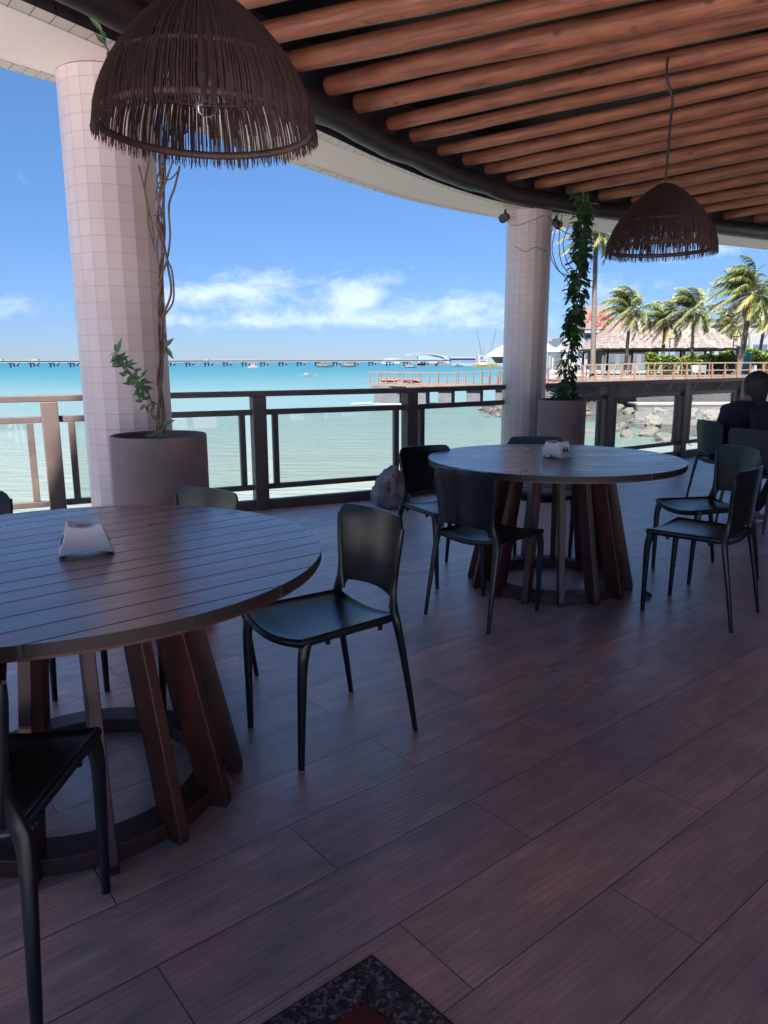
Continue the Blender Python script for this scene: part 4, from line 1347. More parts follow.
# roof faces as slightly uneven thatch courses
def quadgrid(bm, A, B, C_, D, nu, nv, amp, thick):
    A, B, C_, D = map(Vector, (A, B, C_, D))
    nrm = (B - A).cross(D - A).normalized()
    if nrm.z < 0: nrm.negate()
    def fn(u, v):
        p = A.lerp(B, u).lerp(D.lerp(C_, u), v)
        st = (v * 9) % 1.0
        return p + nrm * (amp * noise.noise(p * 1.7) + 0.07 * (1 - st) + amp * 0.7 * noise.noise(p * 6))
    slab(bm, fn, nu, nv, lambda u, v: -nrm * thick)
quadgrid(bm, (x0, y0, ze), (x1, y0, ze), (rx1, ry, zr), (rx0, ry, zr), 70, 36, 0.08, 0.22)
quadgrid(bm, (x1, y1, ze), (x0, y1, ze), (rx0, ry, zr), (rx1, ry, zr), 30, 18, 0.08, 0.22)
quadgrid(bm, (x0, y1, ze), (x0, y0, ze), (rx0, ry, zr), (rx0, ry + 0.02, zr), 30, 36, 0.08, 0.22)
quadgrid(bm, (x1, y0, ze), (x1, y1, ze), (rx1, ry + 0.02, zr), (rx1, ry, zr), 30, 36, 0.08, 0.22)
obj('thatch_roof', bm, M_thatch, hut)
bm = NB(); tube(bm, [(rx0 - .2, ry, zr + 0.05), (rx1 + .2, ry, zr + 0.05)], 0.16, n=8)
obj('ridge', bm, M_thatch, hut)
bm = NB()
for a, b in (((x0 + .5, y0 + .5), (x1 - .5, y0 + .5)), ((x0 + .5, y1 - .5), (x1 - .5, y1 - .5)), ((x0 + .5, y0 + .5), (x0 + .5, y1 - .5)), ((x1 - .5, y0 + .5), (x1 - .5, y1 - .5))):
    beam(bm, a + (ze - 0.12,), b + (ze - 0.12,), 0.16, 0.2)
obj('eave_beam', bm, M_dwood, hut)
for yy in (y0 + .5, y1 - .5):
    for i in range(6):
        xx = x0 + .5 + (x1 - x0 - 1) * i / 5
        bm = NB(); tube(bm, [(xx, yy, -0.12), (xx, yy, ze - 0.2)], 0.13, n=10)
        obj('post', bm, M_dwood, hut)

# hedge
rh = random.Random(77)
def hedge(name, x0, x1, y, z0, h, depth, label, n):
    bm = NB(); tones = []
    for i in range(n):
        x = rh.uniform(x0, x1); yy = y + rh.uniform(0, depth)
        hh = h * (0.82 + 0.3 * noise.noise((x * 0.7, 0, 0)) + 0.12 * noise.noise((x * 3, 1, 0)))
        z = z0 + hh * rh.random() ** 0.6
        a = rh.uniform(0, 6.28)
        L_ = rh.uniform(0.12, 0.26)
        d_ = Vector((math.cos(a), math.sin(a), rh.uniform(-.3, 1))).normalized()
        s_ = d_.cross(Vector((rh.uniform(-1, 1), rh.uniform(-1, 1), 1))).normalized()
        p = Vector((x, yy, z))
        f = bm.faces.new([bm.verts.new(p - s_ * L_ * .3), bm.verts.new(p + d_ * L_ * .5 - s_ * L_ * .2), bm.verts.new(p + d_ * L_), bm.verts.new(p + s_ * L_ * .35)])
        tones.append(min(1, max(0, rh.gauss(0.55, 0.25))))
    o = obj(name, bm, M_hedge, fixn=False, origin=((x0 + x1) / 2, y, z0)); set_tone(o, tones)
    return tag(o, label, 'hedge')
hedge('hedge', 23.5, 31.4, 67.0, -0.12, 2.25, 1.0, 'clipped yellow green hedge in front of the thatched pavilion', 16000)
hedge('shrub_bed', 31.9, 40.0, 66.0, -0.12, 2.8, 1.6, 'taller yellow green shrubs right of the teal cabinet, under the large palm', 16000)
# teal cabinet
M_teal = pmat('teal_paint', (0.0074, 0.1406, 0.111), (0.0074, 0.1184, 0.0962), scale=2, rough=0.5)
tc_ = thing('utility_cabinet', 'teal green metal cabinet at the right end of the hedge', 'cabinet', (31.2, 65.0, -0.12))
bm = NB(); box(bm, (31.2, 65.0, 0.88), (0.82, 0.5, 2.0)); obj('cabinet_body', bm, M_teal, tc_, bevel=0.02)
bm = NB(); box(bm, (31.2, 65.0, 1.905), (0.9, 0.58, 0.05)); obj('cabinet_top', bm, M_teal, tc_)
bm = NB(); box(bm, (31.01, 64.735, 0.88), (0.36, 0.03, 1.8)); box(bm, (31.40, 64.735, 0.88), (0.36, 0.03, 1.8)); obj('door', bm, M_teal, tc_)
# lamp posts on the plaza
for px_, yt, lb in ((732.5, 338, 'slim dark lamp post by the teal cabinet'), (669, 340, 'slim dark lamp post in front of the pavilion')):
    p = at(px_, 362, Y=64.5); zt = at(px_, yt, Y=64.5).z
    lp_ = thing('street_lamp', lb, 'lamp post', (p.x, 64.5, -0.12), 0, 'slim dark lamp posts')
    bm = NB(); tube(bm, [(p.x, 64.5, -0.12), (p.x, 64.5, 0.1), (p.x, 64.5, zt)], [0.09, 0.055, 0.04], n=8); obj('pole', bm, M_black, lp_)
    bm = NB(); box(bm, (p.x + 0.15, 64.5, zt + 0.03), (0.5, 0.16, 0.07)); obj('lamp_head', bm, M_black, lp_)

# ------------------------------------------------------------------ palms
def palm(label, base, crown, Rc, seed, nf=30, r0=0.17, r1=0.11, bend=0.0, ll=0.58):
    rp = random.Random(seed)
    base, crown = Vector(base), Vector(crown)
    t = thing('palm_tree', label, 'palm', base, 0, 'coconut palms bent by the wind')
    H = crown.z - base.z
    ctrl = [base, base.lerp(crown, 0.3) + Vector((-bend, 0, 0)), base.lerp(crown, 0.7) + Vector((-bend * .8, 0, 0)), crown]
    path = smoothpath(ctrl, 8)
    bm = NB()
    rad = []
    for i in range(len(path)):
        f = i / (len(path) - 1)
        rad.append((r0 * (1.35 - 0.35 * min(1, f * 8)) + (r1 - r0) * f) * (1 + 0.05 * (i % 2)))
    tube(bm, path, rad, n=10)
    obj('trunk', bm, M_trunk, t, smooth=50)
    bm = NB(); tones = []
    ribs = NB()
    top = crown
    for k in range(nf):
        az_ = 2 * PI * (k * 0.381966) + rp.uniform(-.25, .25)
        lay = k / nf
        elv = R(84 - 118 * lay + rp.uniform(-10, 10))
        L = Rc * 1.22 * rp.uniform(0.85, 1.12) * (0.80 + 0.20 * math.sin(PI * (0.15 + 0.85 * lay)))
        d_ = Vector((math.cos(az_) * math.cos(elv), math.sin(az_) * math.cos(elv), math.sin(elv)))
        wind = Vector((-0.95, -0.15, 0.0))
        p = top + d_ * 0.12
        pts = [p.copy()]
        N = 22
        d2 = d_.copy()
        for i in range(N):
            f = i / N
            d2 = (d2 + Vector((0, 0, -0.045 - 0.085 * f)) + wind * (0.045 + 0.075 * f)).normalized()
            p = p + d2 * (L / N)
            pts.append(p.copy())
        tube(ribs, pts, [0.028 * (1 - 0.85 * i / N) for i in range(N + 1)], n=4)
        ft = min(1, max(0, rp.gauss(0.32 + 0.30 * (lay > 0.65), 0.2)))
        if lay > 0.78 and rp.random() < 0.5: ft = rp.uniform(0.75, 1.0)
        nl = 38
        for j in range(nl):
            f = 0.12 + 0.88 * j / (nl - 1)
            ii = min(int(f * N), N - 1)
            q0 = pts[ii].lerp(pts[ii + 1], f * N - ii)
            t_ = (pts[ii + 1] - pts[ii]).normalized()
            s_ = t_.cross(Vector((0, 0, 1)))
            if s_.length < 0.1: s_ = t_.cross(Vector((0, 1, 0)))
            s_.normalize()
            ln = ll * Rc / 2.3 * (math.sin(PI * min(1, f * 0.93 + 0.10)) ** 0.55 + 0.08) * rp.uniform(0.8, 1.15)
            for sg in (-1, 1):
                dl = (s_ * sg * 0.75 + t_ * 0.62 + Vector((0, 0, -0.42 + rp.uniform(-.2, .15))) + wind * rp.uniform(0.15, 0.55)).normalized()
                e1_ = q0 + dl * ln * 0.55
                e2_ = q0 + (dl + Vector((0, 0, -0.30)) + wind * 0.15).normalized() * ln
                wd = t_ * rp.uniform(0.022, 0.036) * Rc / 2.3
                a0_, a1_ = bm.verts.new(q0 - wd), bm.verts.new(q0 + wd)
                b0_, b1_ = bm.verts.new(e1_ - wd * 0.9), bm.verts.new(e1_ + wd * 0.9)
                c0_ = bm.verts.new(e2_)
                bm.faces.new((a0_, a1_, b1_, b0_)); bm.faces.new((b0_, b1_, c0_))
                tn = min(1, max(0, ft + rp.uniform(-.12, .12)))
                tones += [tn, tn]
    o = obj('crown', bm, M_palm, t, fixn=False); set_tone(o, tones)
    obj('frond_ribs', ribs, pm_rib, t, fixn=False)
    bm = NB()
    for k in range(7):
        a = rp.uniform(0, 6.28)
        c_ = crown + Vector((math.cos(a) * 0.2, math.sin(a) * 0.2, -0.12 + rp.uniform(-.1, .05)))
        bmesh.ops.create_icosphere(bm, subdivisions=2, radius=0.11, matrix=Matrix.Translation(c_) @ Matrix.Diagonal((1, 1, 1.2, 1)))
    obj('coconuts', bm, pm_nut, t, smooth=True)
    return t
pm_rib = pmat('frond_rib', (0.2516, 0.222, 0.0814), (0.185, 0.1628, 0.0592), scale=3, rough=0.6)
pm_nut = pmat('coconut', (0.22, 0.17, 0.05), (0.14, 0.10, 0.04), scale=3, rough=0.6)
def palm_px(label, cx, cy, bx, Y, seed, Rc, **k):
    c_ = at(cx, cy, Y=Y); b_ = at(bx, 362, Y=Y)
    return palm(label, (b_.x, Y, -0.14), c_, Rc, seed, **k)
palm_px('palm with a thin trunk at the left end of the thatched pavilion', 631, 313, 626, 67, 1, 2.9)
palm_px('shorter yellowish palm in front of the middle of the thatched pavilion', 666, 323, 663, 69, 2, 2.6)
palm_px('palm standing before the right half of the thatched roof', 695, 313, 692, 68, 3, 2.8)
palm_px('small palm half hidden behind the right end of the pavilion roof', 732, 328, 731, 90, 4, 3.0)
palm_px('large palm with a leaning pale trunk at the right', 751, 297, 739, 62, 5, 3.3, r0=0.24, r1=0.17, bend=-0.1, nf=40, ll=0.62)
palm_px('palm at the right picture edge with a dark leaning trunk', 768, 313, 757, 70, 6, 3.0)
palm_px('very tall slender palm seen behind the leafy vine', 597, 234, 594, 60, 7, 3.0, r0=0.22, r1=0.15)

# ------------------------------------------------------------------ buildings on the right
M_orange = pmat('orange_facade', (0.1776, 0.1221, 0.0962), (0.1554, 0.1073, 0.0851), scale=0.2, rough=0.9)
M_wfac = pmat('white_facade', (0.1698, 0.173, 0.1793), (0.1447, 0.1478, 0.1541), scale=0.3, rough=0.9)
M_win = pmat('window_glass', (0.06, 0.075, 0.10), (0.045, 0.055, 0.075), scale=0.3, rough=0.25)
M_redl = pmat('red_letters', (0.2664, 0.037, 0.0444), rough=0.6)
M_rroof = pmat('clay_roof', (0.135, 0.085, 0.07), (0.11, 0.065, 0.055), scale=0.8, rough=0.9)
sb = thing('sign_building', 'tall orange beige building with red lettering high on its side', 'building', (37.5, 130, -0.12))
def wpx(x, Y): return (x - 384) / 740 * Y * 0.98
xa, xb = wpx(583.5, 130), wpx(611, 130)
zt_ = at(585, 306.5, Y=130).z; zl = at(585, 330, Y=130).z
bm = NB(); box(bm, ((xa + xb) / 2, 134, (zt_ + zl) / 2), (xb - xa, 8, zt_ - zl)); obj('upper_wall', bm, M_orange, sb)
bm = NB(); box(bm, ((xa + xb) / 2, 134.1, (zl - 0.14) / 2 - 0.05), (xb - xa - 0.3, 8, zl + 0.02)); obj('lower_wall', bm, M_wfac, sb)
for k in range(2):
    zz = zl - 0.5 - k * 2.4
    bm = NB(); box(bm, ((xa + xb) / 2, 129.9, zz), (xb - xa + 0.3, 0.9, 0.28)); obj('balcony', bm, M_wfac, sb)
    for i in range(3):
        bm = NB(); box(bm, (xa + 0.9 + i * 1.5, 130.06, zz - 1.25), (1.05, 0.12, 1.3)); obj('window', bm, M_win, sb)
for i, (txt, dx, dz, sz) in enumerate((('Jamac', 0.0, -1.75, 1.75), ('CAU', 0.15, -3.05, 1.15), ('So', 1.55, -4.15, 1.3))):
    text_mesh('lettering', txt, sz, 0.03, 0.03, M_redl, sb, Matrix.Translation((((xa + xb) / 2 + dx) - 37.5, -0.05, zt_ + dz + 0.12)) @ Matrix.Rotation(R(90), 4, 'X'), 0.25)
# low building with red tiled roof behind the pavilion
M_shadew = pmat('green_grey_wall', (0.09, 0.10, 0.09), (0.06, 0.07, 0.06), scale=0.4, rough=0.9)
lb = thing('tiled_roof_building', 'low building with a sloping red tiled roof behind the pavilion', 'building', (46, 118, -0.12))
x2, x3 = wpx(608, 112), wpx(660, 112)
bm = NB(); box(bm, ((x2 + x3) / 2, 118, 1.9), (x3 - x2, 10, 4.0)); obj('wall', bm, M_shadew, lb)
bm = NB()
zr_ = at(640, 316, Y=118).z
vs = [bm.verts.new(p) for p in ((x2 - .6, 112, 3.9), (x3 + .6, 112, 3.9), (x3 - 2, 118, zr_), (x2 + 4, 118, zr_), (x2 - .6, 124, 3.9), (x3 + .6, 124, 3.9))]
for q in ((0, 1, 2, 3), (5, 4, 3, 2), (4, 0, 3), (1, 5, 2), (0, 4, 5, 1)): bm.faces.new([vs[i] for i in q])
obj('roof', bm, M_rroof, lb)
bm = NB()
for i in range(5): box(bm, (x2 + 1 + i * 1.6, 112.96, 1.6), (0.9, 0.12, 1.2))
obj('window', bm, M_win, lb)
# big white block on the right with rows of openings
wb = thing('white_building', 'long white building with rows of bluish windows behind the right palms', 'building', (72, 135, -0.12))
x4, x5 = wpx(705, 135), wpx(900, 135)
zt2 = at(750, 326, Y=135).z
bm = NB(); box(bm, ((x4 + x5) / 2, 142, zt2 / 2 - 0.06), (x5 - x4, 14, zt2 + .12)); obj('wall', bm, M_wfac, wb)
bm = NB(); box(bm, ((x4 + x5) / 2, 141.9, zt2 + 0.1), (x5 - x4 + 0.6, 14.4, 0.35)); obj('parapet', bm, M_wfac, wb)
for r_ in range(2):
    for i in range(16):
        bm = NB(); box(bm, (x4 + 1.2 + i * 1.55, 134.97, 1.2 + r_ * 2.15), (0.95, 0.12, 1.35)); obj('window', bm, M_win, wb)
# pale blocks and tents left of the vine
gb = thing('grey_building', 'pale grey flat building far behind the white tents', 'building', (35, 165, -0.12))
xg0, xg1 = wpx(546, 165), wpx(563, 165); zg = at(555, 338, Y=165).z
bm = NB(); box(bm, ((xg0 + xg1) / 2, 170, zg / 2 - .06), (xg1 - xg0, 10, zg + .12)); obj('wall', bm, pmat('grey_facade', (0.1406, 0.148, 0.1628), (0.1184, 0.1221, 0.1332), scale=0.3, rough=0.9), gb)
for r_ in range(2):
    for i in range(4):
        bm = NB(); box(bm, (xg0 + .8 + i * (xg1 - xg0 - 1.6) / 3, 164.96, zg - 1.2 - r_ * 2), (0.6, 0.12, 0.9)); obj('window', bm, M_win, gb)
tb = thing('white_block', 'narrow white building right behind the leafy vine', 'building', (27.5, 115, -0.12))
xg0, xg1 = wpx(563, 115), wpx(584, 115); zg = at(570, 338, Y=115).z
bm = NB(); box(bm, ((xg0 + xg1) / 2, 119, zg / 2 - .06), (xg1 - xg0, 8, zg + .12)); obj('wall', bm, M_wfac, tb)
for i in range(3):
    bm = NB(); box(bm, (xg0 + .6 + i * 1.0, 114.97, 2.3), (0.6, 0.12, 0.9)); obj('window', bm, M_win, tb)
M_tent = pmat('tent_fabric', (0.1918, 0.1838, 0.1705), (0.1705, 0.1652, 0.1545), scale=1, rough=0.8)
for cx_, w_, lb_ in ((549, 12, 'left white pointed tent'), (562, 9, 'right white pointed tent')):
    Yt = 95
    p = at(cx_, 344, Y=Yt); w2 = w_ / 740 * Yt * 1.15; ez = at(cx_, 352.5, Y=Yt).z
    t = thing('tent', lb_ + ' beyond the boardwalk beside the far column', 'tent', (p.x, Yt, -0.12), 0, 'white pointed tents')
    bm = NB()
    n = 16
    prv = None
    for k in range(7):
        f = k / 6
        hw_ = w2 * (1 - f) ** 1.4 + 0.02
        zz = ez + (p.z - ez) * f
        cur = [bm.verts.new((p.x + a * hw_, Yt + b * hw_, zz)) for a, b in ((-1, -1), (1, -1), (1, 1), (-1, 1))]
        if prv:
            for j in range(4): bm.faces.new((prv[j], prv[(j + 1) % 4], cur[(j + 1) % 4], cur[j]))
        prv = cur
    bm.faces.new(prv)
    obj('canopy', bm, M_tent, t)
    bm = NB()
    for a, b in ((-1, -1), (1, -1), (1, 1), (-1, 1)):
        tube(bm, [(p.x + a * w2 * .97, Yt + b * w2 * .97, -0.12), (p.x + a * w2 * .97, Yt + b * w2 * .97, ez)], 0.05, n=6)
    obj('tent_poles', bm, M_white, t)
# white garden chairs and low things on the plaza behind the boardwalk rail
M_gch = pmat('garden_chair_plastic', (0.1776, 0.185, 0.185), (0.148, 0.1554, 0.1554), scale=1)
gc = thing('garden_chair', 'white plastic chair on the plaza behind the boardwalk railing', 'chair', (26, 62.5, -0.12), 0, 'white chairs on the plaza')
bm = NB(); box(bm, (26, 62.5, 0.32), (0.5, 0.5, 0.05)); obj('seat', bm, M_gch, gc)
bm = NB(); box(bm, (26, 62.76, 0.62), (0.5, 0.05, 0.58), rx=-0.2); obj('backrest', bm, M_gch, gc)
for a in (-1, 1):
    for b in (-1, 1):
        bm = NB(); beam(bm, (26 + a * .22, 62.5 + b * .22, -0.12), (26 + a * .21, 62.5 + b * .21, 0.3), 0.05, 0.05, up=(0, 1, 0)); obj('leg', bm, M_gch, gc)
rc = random.Random(31)
for px_ in (607, 613, 640, 658, 676, 697, 704, 741, 757):
    Yq = rc.uniform(61.8, 64.2)
    dup(gc, (wpx(px_, Yq), Yq, -0.12), rc.uniform(0, 6.28))

# ------------------------------------------------------------------ across the bay
M_pier = pmat('long_pier_concrete', (0.1628, 0.1591, 0.148), (0.1332, 0.1295, 0.1258), scale=0.05, rough=0.9)
M_pile = pmat('pile_concrete', (0.16, 0.18, 0.20), (0.12, 0.14, 0.16), scale=0.05, rough=0.9)
pier = thing('long_pier', 'long low concrete pier on piles stretching across the horizon', 'pier', (0, 600, SEA))
PA, PB = Vector((-900, 560, 2.4)), Vector((62, 700, 1.6))
bm = NB(); beam(bm, PA, PB, 9, 1.5); obj('deck', bm, M_pier, pier)
bm = NB(); beam(bm, PA + Vector((0, -5, 1.4)), PB + Vector((0, -5, 1.4)), 0.5, 0.5); obj('parapet', bm, M_pier, pier)
nn = 60
for i in range(nn):
    c_ = PA.lerp(PB, (i + 0.5) / nn)
    bm = NB()
    for dx in (-3.0, 0, 3.0):
        tube(bm, [(c_.x + dx, c_.y - 2, SEA - 2), (c_.x + dx, c_.y - 2, c_.z - 0.7)], 0.65, n=6)
    box(bm, (c_.x, c_.y - 2, c_.z - 1.1), (8.5, 4, 0.8))
    obj('pile_group', bm, M_pile, pier)
bm = NB()
rq = random.Random(8)
for i in range(9):
    c_ = PA.lerp(PB, rq.uniform(0.35, 0.95))
    box(bm, (c_.x, c_.y, c_.z + 1.6), (rq.uniform(3, 9), 3, rq.uniform(1.2, 2.4)))
obj('sheds', bm, M_wfac, pier)
# far shore strip
M_far = pmat('far_shore', (0.1406, 0.1628, 0.1628), (0.1036, 0.1295, 0.1295), scale=0.02, rough=1)
bm = NB(); prism(bm, [(58, 640), (400, 600), (900, 900), (300, 1500), (20, 900)], SEA - 1, -0.6)
tag(obj('far_quay_ground', bm, M_far), kind='structure')
# terminal with curved roof
tm = thing('ferry_terminal', 'white terminal with a long curved roof across the bay', 'building', (40, 760, SEA))
def fx(x, Y): return (x - 384) / 740 * Y * 0.985
Yt = 760
xa, xb = fx(409, Yt), fx(448, Yt)
zb = -0.6; z1_ = at(430, 353.2, Y=Yt).z
bm = NB(); prevs = None
for i in range(25):
    f = i / 24
    x = xa + (xb - xa) * f - 3 * (1 - f)
    z = z1_ - 6.0 * (f - 0.35) ** 2 * (2.0 if f > .35 else 3.0) - (2.2 * max(0, f - 0.85) / 0.15)
    cur = [bm.verts.new((x, Yt - 10, z)), bm.verts.new((x, Yt + 25, z + 0.3)), bm.verts.new((x, Yt + 25, z - 0.7)), bm.verts.new((x, Yt - 10, z - 0.9))]
    if prevs:
        for j in range(4): bm.faces.new((prevs[j], prevs[(j + 1) % 4], cur[(j + 1) % 4], cur[j]))
    else: bm.faces.new(cur)
    prevs = cur
bm.faces.new(prevs)
obj('roof', bm, M_wfac, tm)
M_bglass = pmat('pale_blue_glass', (0.151, 0.2139, 0.2768), (0.1258, 0.1761, 0.239), scale=0.1, rough=0.3)
bm = NB(); box(bm, ((xa + xb) / 2 + 4, Yt, (zb + z1_ - 2.6) / 2), ((xb - xa) * .74, 18, z1_ - 2.6 - zb)); obj('wall', bm, M_bglass, tm)
bm = NB(); box(bm, ((xa + xb) / 2 + 6, Yt - 10, 0.6), ((xb - xa) * .86, 4, 2.2)); obj('base_storey', bm, M_wfac, tm)
wh = thing('warehouse', 'low warehouse with white roof and blue wall across the bay', 'building', (80, 690, SEA))
Yw = 690; xa, xb = fx(450, Yw), fx(475, Yw); zt3 = at(460, 356.8, Y=Yw).z
bm = NB(); box(bm, ((xa + xb) / 2, Yw, (zt3 - 1.6 - 0.6) / 2), (xb - xa - 1, 12, zt3 - 1.6 + 0.6)); obj('wall', bm, pmat('blue_wall', (0.0592, 0.0962, 0.1628), (0.0518, 0.0851, 0.148), scale=0.1, rough=0.7), wh)
bm = NB(); box(bm, ((xa + xb) / 2, Yw, zt3 - 1.0), (xb - xa, 14, 1.2)); obj('roof', bm, M_wfac, wh)
dt = thing('dome_tent', 'large white peaked fabric hall beside the far column, across the bay', 'hall', (120, 700, SEA))
Yd = 700; xa, xb = fx(484, Yd), fx(530, Yd); zp = at(505, 344, Y=Yd).z
bm = NB(); prv = None
for k in range(9):
    f = k / 8
    z = at(490, 357, Y=Yd).z + (zp - at(490, 357, Y=Yd).z) * f
    hw_ = (xb - xa) / 2 * (1 - f) ** 0.8 + 0.3
    cur = [bm.verts.new(((xa + xb) / 2 + hw_ * math.cos(2 * PI * j / 20), Yd + hw_ * math.sin(2 * PI * j / 20), z)) for j in range(20)]
    if prv:
        for j in range(20): bm.faces.new((prv[j], prv[(j + 1) % 20], cur[(j + 1) % 20], cur[j]))
    prv = cur
bm.faces.new(prv)
obj('fabric_roof', bm, M_tent, dt)
bm = NB(); box(bm, ((xa + xb) / 2, Yd - 3, 2.2), ((xb - xa), 20, 5.6)); obj('wall', bm, M_far, dt)
bl = thing('harbour_shed', 'small white harbour building left of the white fabric hall', 'building', (95, 680, SEA))
bm = NB(); box(bm, (fx(482, 680), 680, 3.0), (9, 8, 7.4)); obj('wall', bm, M_wfac, bl)
bm = NB(); box(bm, (fx(481, 680), 675.95, 3.6), (2.5, 0.4, 3)); obj('window', bm, M_win, bl)
hl = NB()
gvv = []
for i in range(41):
    x = fx(382, 1500) + (fx(400, 1500) - fx(382, 1500)) * i / 40
    gvv.append(x)
prism(hl, [(gvv[0], 1500), (gvv[-1], 1500), (gvv[-1], 1540), (gvv[0], 1540)], SEA - 1, 5)
bmesh.ops.delete(hl, geom=hl.faces[:] , context='FACES'); 
hl.free()
hl = NB()
rows = []
for i in range(41):
    f = i / 40
    z = 2.5 + 7.5 * math.sin(PI * f) ** 0.7 * (0.75 + 0.35 * noise.noise((f * 6, 2, 0)))
    rows.append([hl.verts.new((gvv[i], 1500, SEA - 1)), hl.verts.new((gvv[i], 1505, z)), hl.verts.new((gvv[i], 1560, z)), hl.verts.new((gvv[i], 1565, SEA - 1))])
for a, b in zip(rows, rows[1:]):
    for j in range(3): hl.faces.new((a[j], a[j + 1], b[j + 1], b[j]))
tag(obj('distant_headland', hl, M_far), kind='structure')

# cranes
def crane(label, bx, tx, ty, Y):
    b_ = at(bx, 358, Y=Y); t_ = at(tx, ty, Y=Y)
    c = thing('harbour_crane', label, 'crane', (b_.x, Y, SEA), 0, 'harbour cranes across the bay')
    bm = NB(); beam(bm, (b_.x, Y, -0.6), (b_.x, Y, 9), 2.2, 2.2, up=(0, 1, 0)); obj('tower', bm, M_crane, c)
    bm = NB(); beam(bm, (b_.x, Y, 8.5), t_, 0.8, 0.8, up=(0, 1, 0)); obj('jib', bm, M_crane, c)
    bm = NB(); beam(bm, (b_.x - 1.5, Y, 13), t_ + Vector((0, 0, -0.5)), 0.25, 0.25, up=(0, 1, 0)); beam(bm, (b_.x - 1.5, Y, 13), (b_.x, Y, 8), 0.4, 0.4, up=(0, 1, 0)); obj('stay', bm, M_crane, c)
M_crane = pmat('crane_steel', (0.055, 0.085, 0.13), (0.045, 0.07, 0.11), scale=0.1, rough=0.7)
crane('left thin harbour crane leaning left against the sky', 482, 477.5, 330, 800)
crane('right thin harbour crane leaning right against the sky', 491, 497, 329, 790)
# boats
def boat(label, px, Y, L, hullm, cabm, h=1.0, rz=0.0, cab=(0.0, 0.35, 1.6), mast=0, cat='boat'):
    x = (px - 384) / 740 * Y * 0.985
    b = thing('boat', label, cat, (x, Y, SEA), rz, 'boats moored in the bay')
    bm = NB()
    n = 12
    rows = []
    for i in range(n + 1):
        f = i / n
        w_ = L * 0.14 * math.sin(PI * min(1, f * 0.85 + 0.12)) ** 0.6 if f < 1 else 0.03
        sheer = h * (1 + 0.5 * max(0, f - 0.55) ** 1.3 * 2)
        xx = -L / 2 + L * f
        rows.append([bm.verts.new((xx, -w_, sheer)), bm.verts.new((xx * 0.93, -w_ * .6, -0.3)), bm.verts.new((xx * 0.93, w_ * .6, -0.3)), bm.verts.new((xx, w_, sheer))])
    for a, c_ in zip(rows, rows[1:]):
        for j in range(4): bm.faces.new((a[j], a[(j + 1) % 4], c_[(j + 1) % 4], c_[j]))
    bm.faces.new(rows[0]); bm.faces.new(rows[-1][::-1])
    obj('hull', bm, hullm, b, local=True)
    if cab:
        bm = NB(); box(bm, (L * cab[0], 0, h + cab[2] / 2), (L * cab[1], L * .17, cab[2])); box(bm, (L * cab[0], 0, h + cab[2] + 0.08), (L * cab[1] * 1.15, L * .2, 0.16)); obj('cabin', bm, cabm, b, local=True)
        bm = NB(); box(bm, (L * cab[0], -L * .086, h + cab[2] * .62), (L * cab[1] * .8, 0.06, cab[2] * .32)); obj('window', bm, M_win, b, local=True)
    if mast:
        bm = NB(); tube(bm, [(L * cab[0] if cab else 0, 0, h), (L * cab[0] if cab else 0, 0, h + mast)], 0.12, n=6); obj('mast', bm, M_crane, b, local=True)
    return b
M_hullw = pmat('white_hull', (0.2664, 0.2664, 0.2664), (0.2368, 0.2368, 0.2368), scale=0.5, rough=0.5)
M_hullg = pmat('grey_hull', (0.09, 0.10, 0.12), (0.065, 0.08, 0.09), scale=0.5, rough=0.6)
M_hully = pmat('yellow_hull', (0.3108, 0.1998, 0.0222), (0.2516, 0.1628, 0.0222), scale=0.5, rough=0.6)
M_tan = pmat('tan_cabin', (0.148, 0.1295, 0.111), (0.1184, 0.1036, 0.0888), scale=0.5, rough=0.7)
boat('small white boat with a red roofed cabin, leftmost below the pier', 254, 520, 7, M_hullw, pmat('red_cabin', (0.5, 0.2, 0.16), rough=0.6), 1.1)
boat('grey fishing boat in the middle below the pier, left of its twin', 325.5, 540, 12.5, M_hullg, M_tan, 1.2, cab=(-.1, .5, 1.7), mast=4)
boat('grey and tan fishing boat below the pier, right of its twin', 349, 550, 12, M_hullg, M_tan, 1.2, cab=(.05, .55, 2.2), mast=5)
boat('long open white canoe nearest the terrace on open water', 309.5, 210, 5.6, M_hullw, M_hullw, 0.35, cab=(-.12, .2, 0.35))
boat('low white motor launch beyond the jetty end', 412, 470, 13, M_hullw, M_hullw, 0.9, cab=(-.1, .3, 0.9))
boat('yellow tugboat at the far quay', 483, 520, 14, M_hully, pmat('white_cabin', (0.3108, 0.296, 0.2664), rough=0.6), 1.7, cab=(0.0, .38, 3.4), mast=11)
boat('low yellow barge right of the tugboat', 494, 530, 9, M_hully, M_hully, 1.2, cab=(0.1, .3, 0.8))
boat('small dark boat below the blue warehouse', 458, 560, 8, M_hullg, M_hullg, 0.9, cab=(0, .3, 1.0))

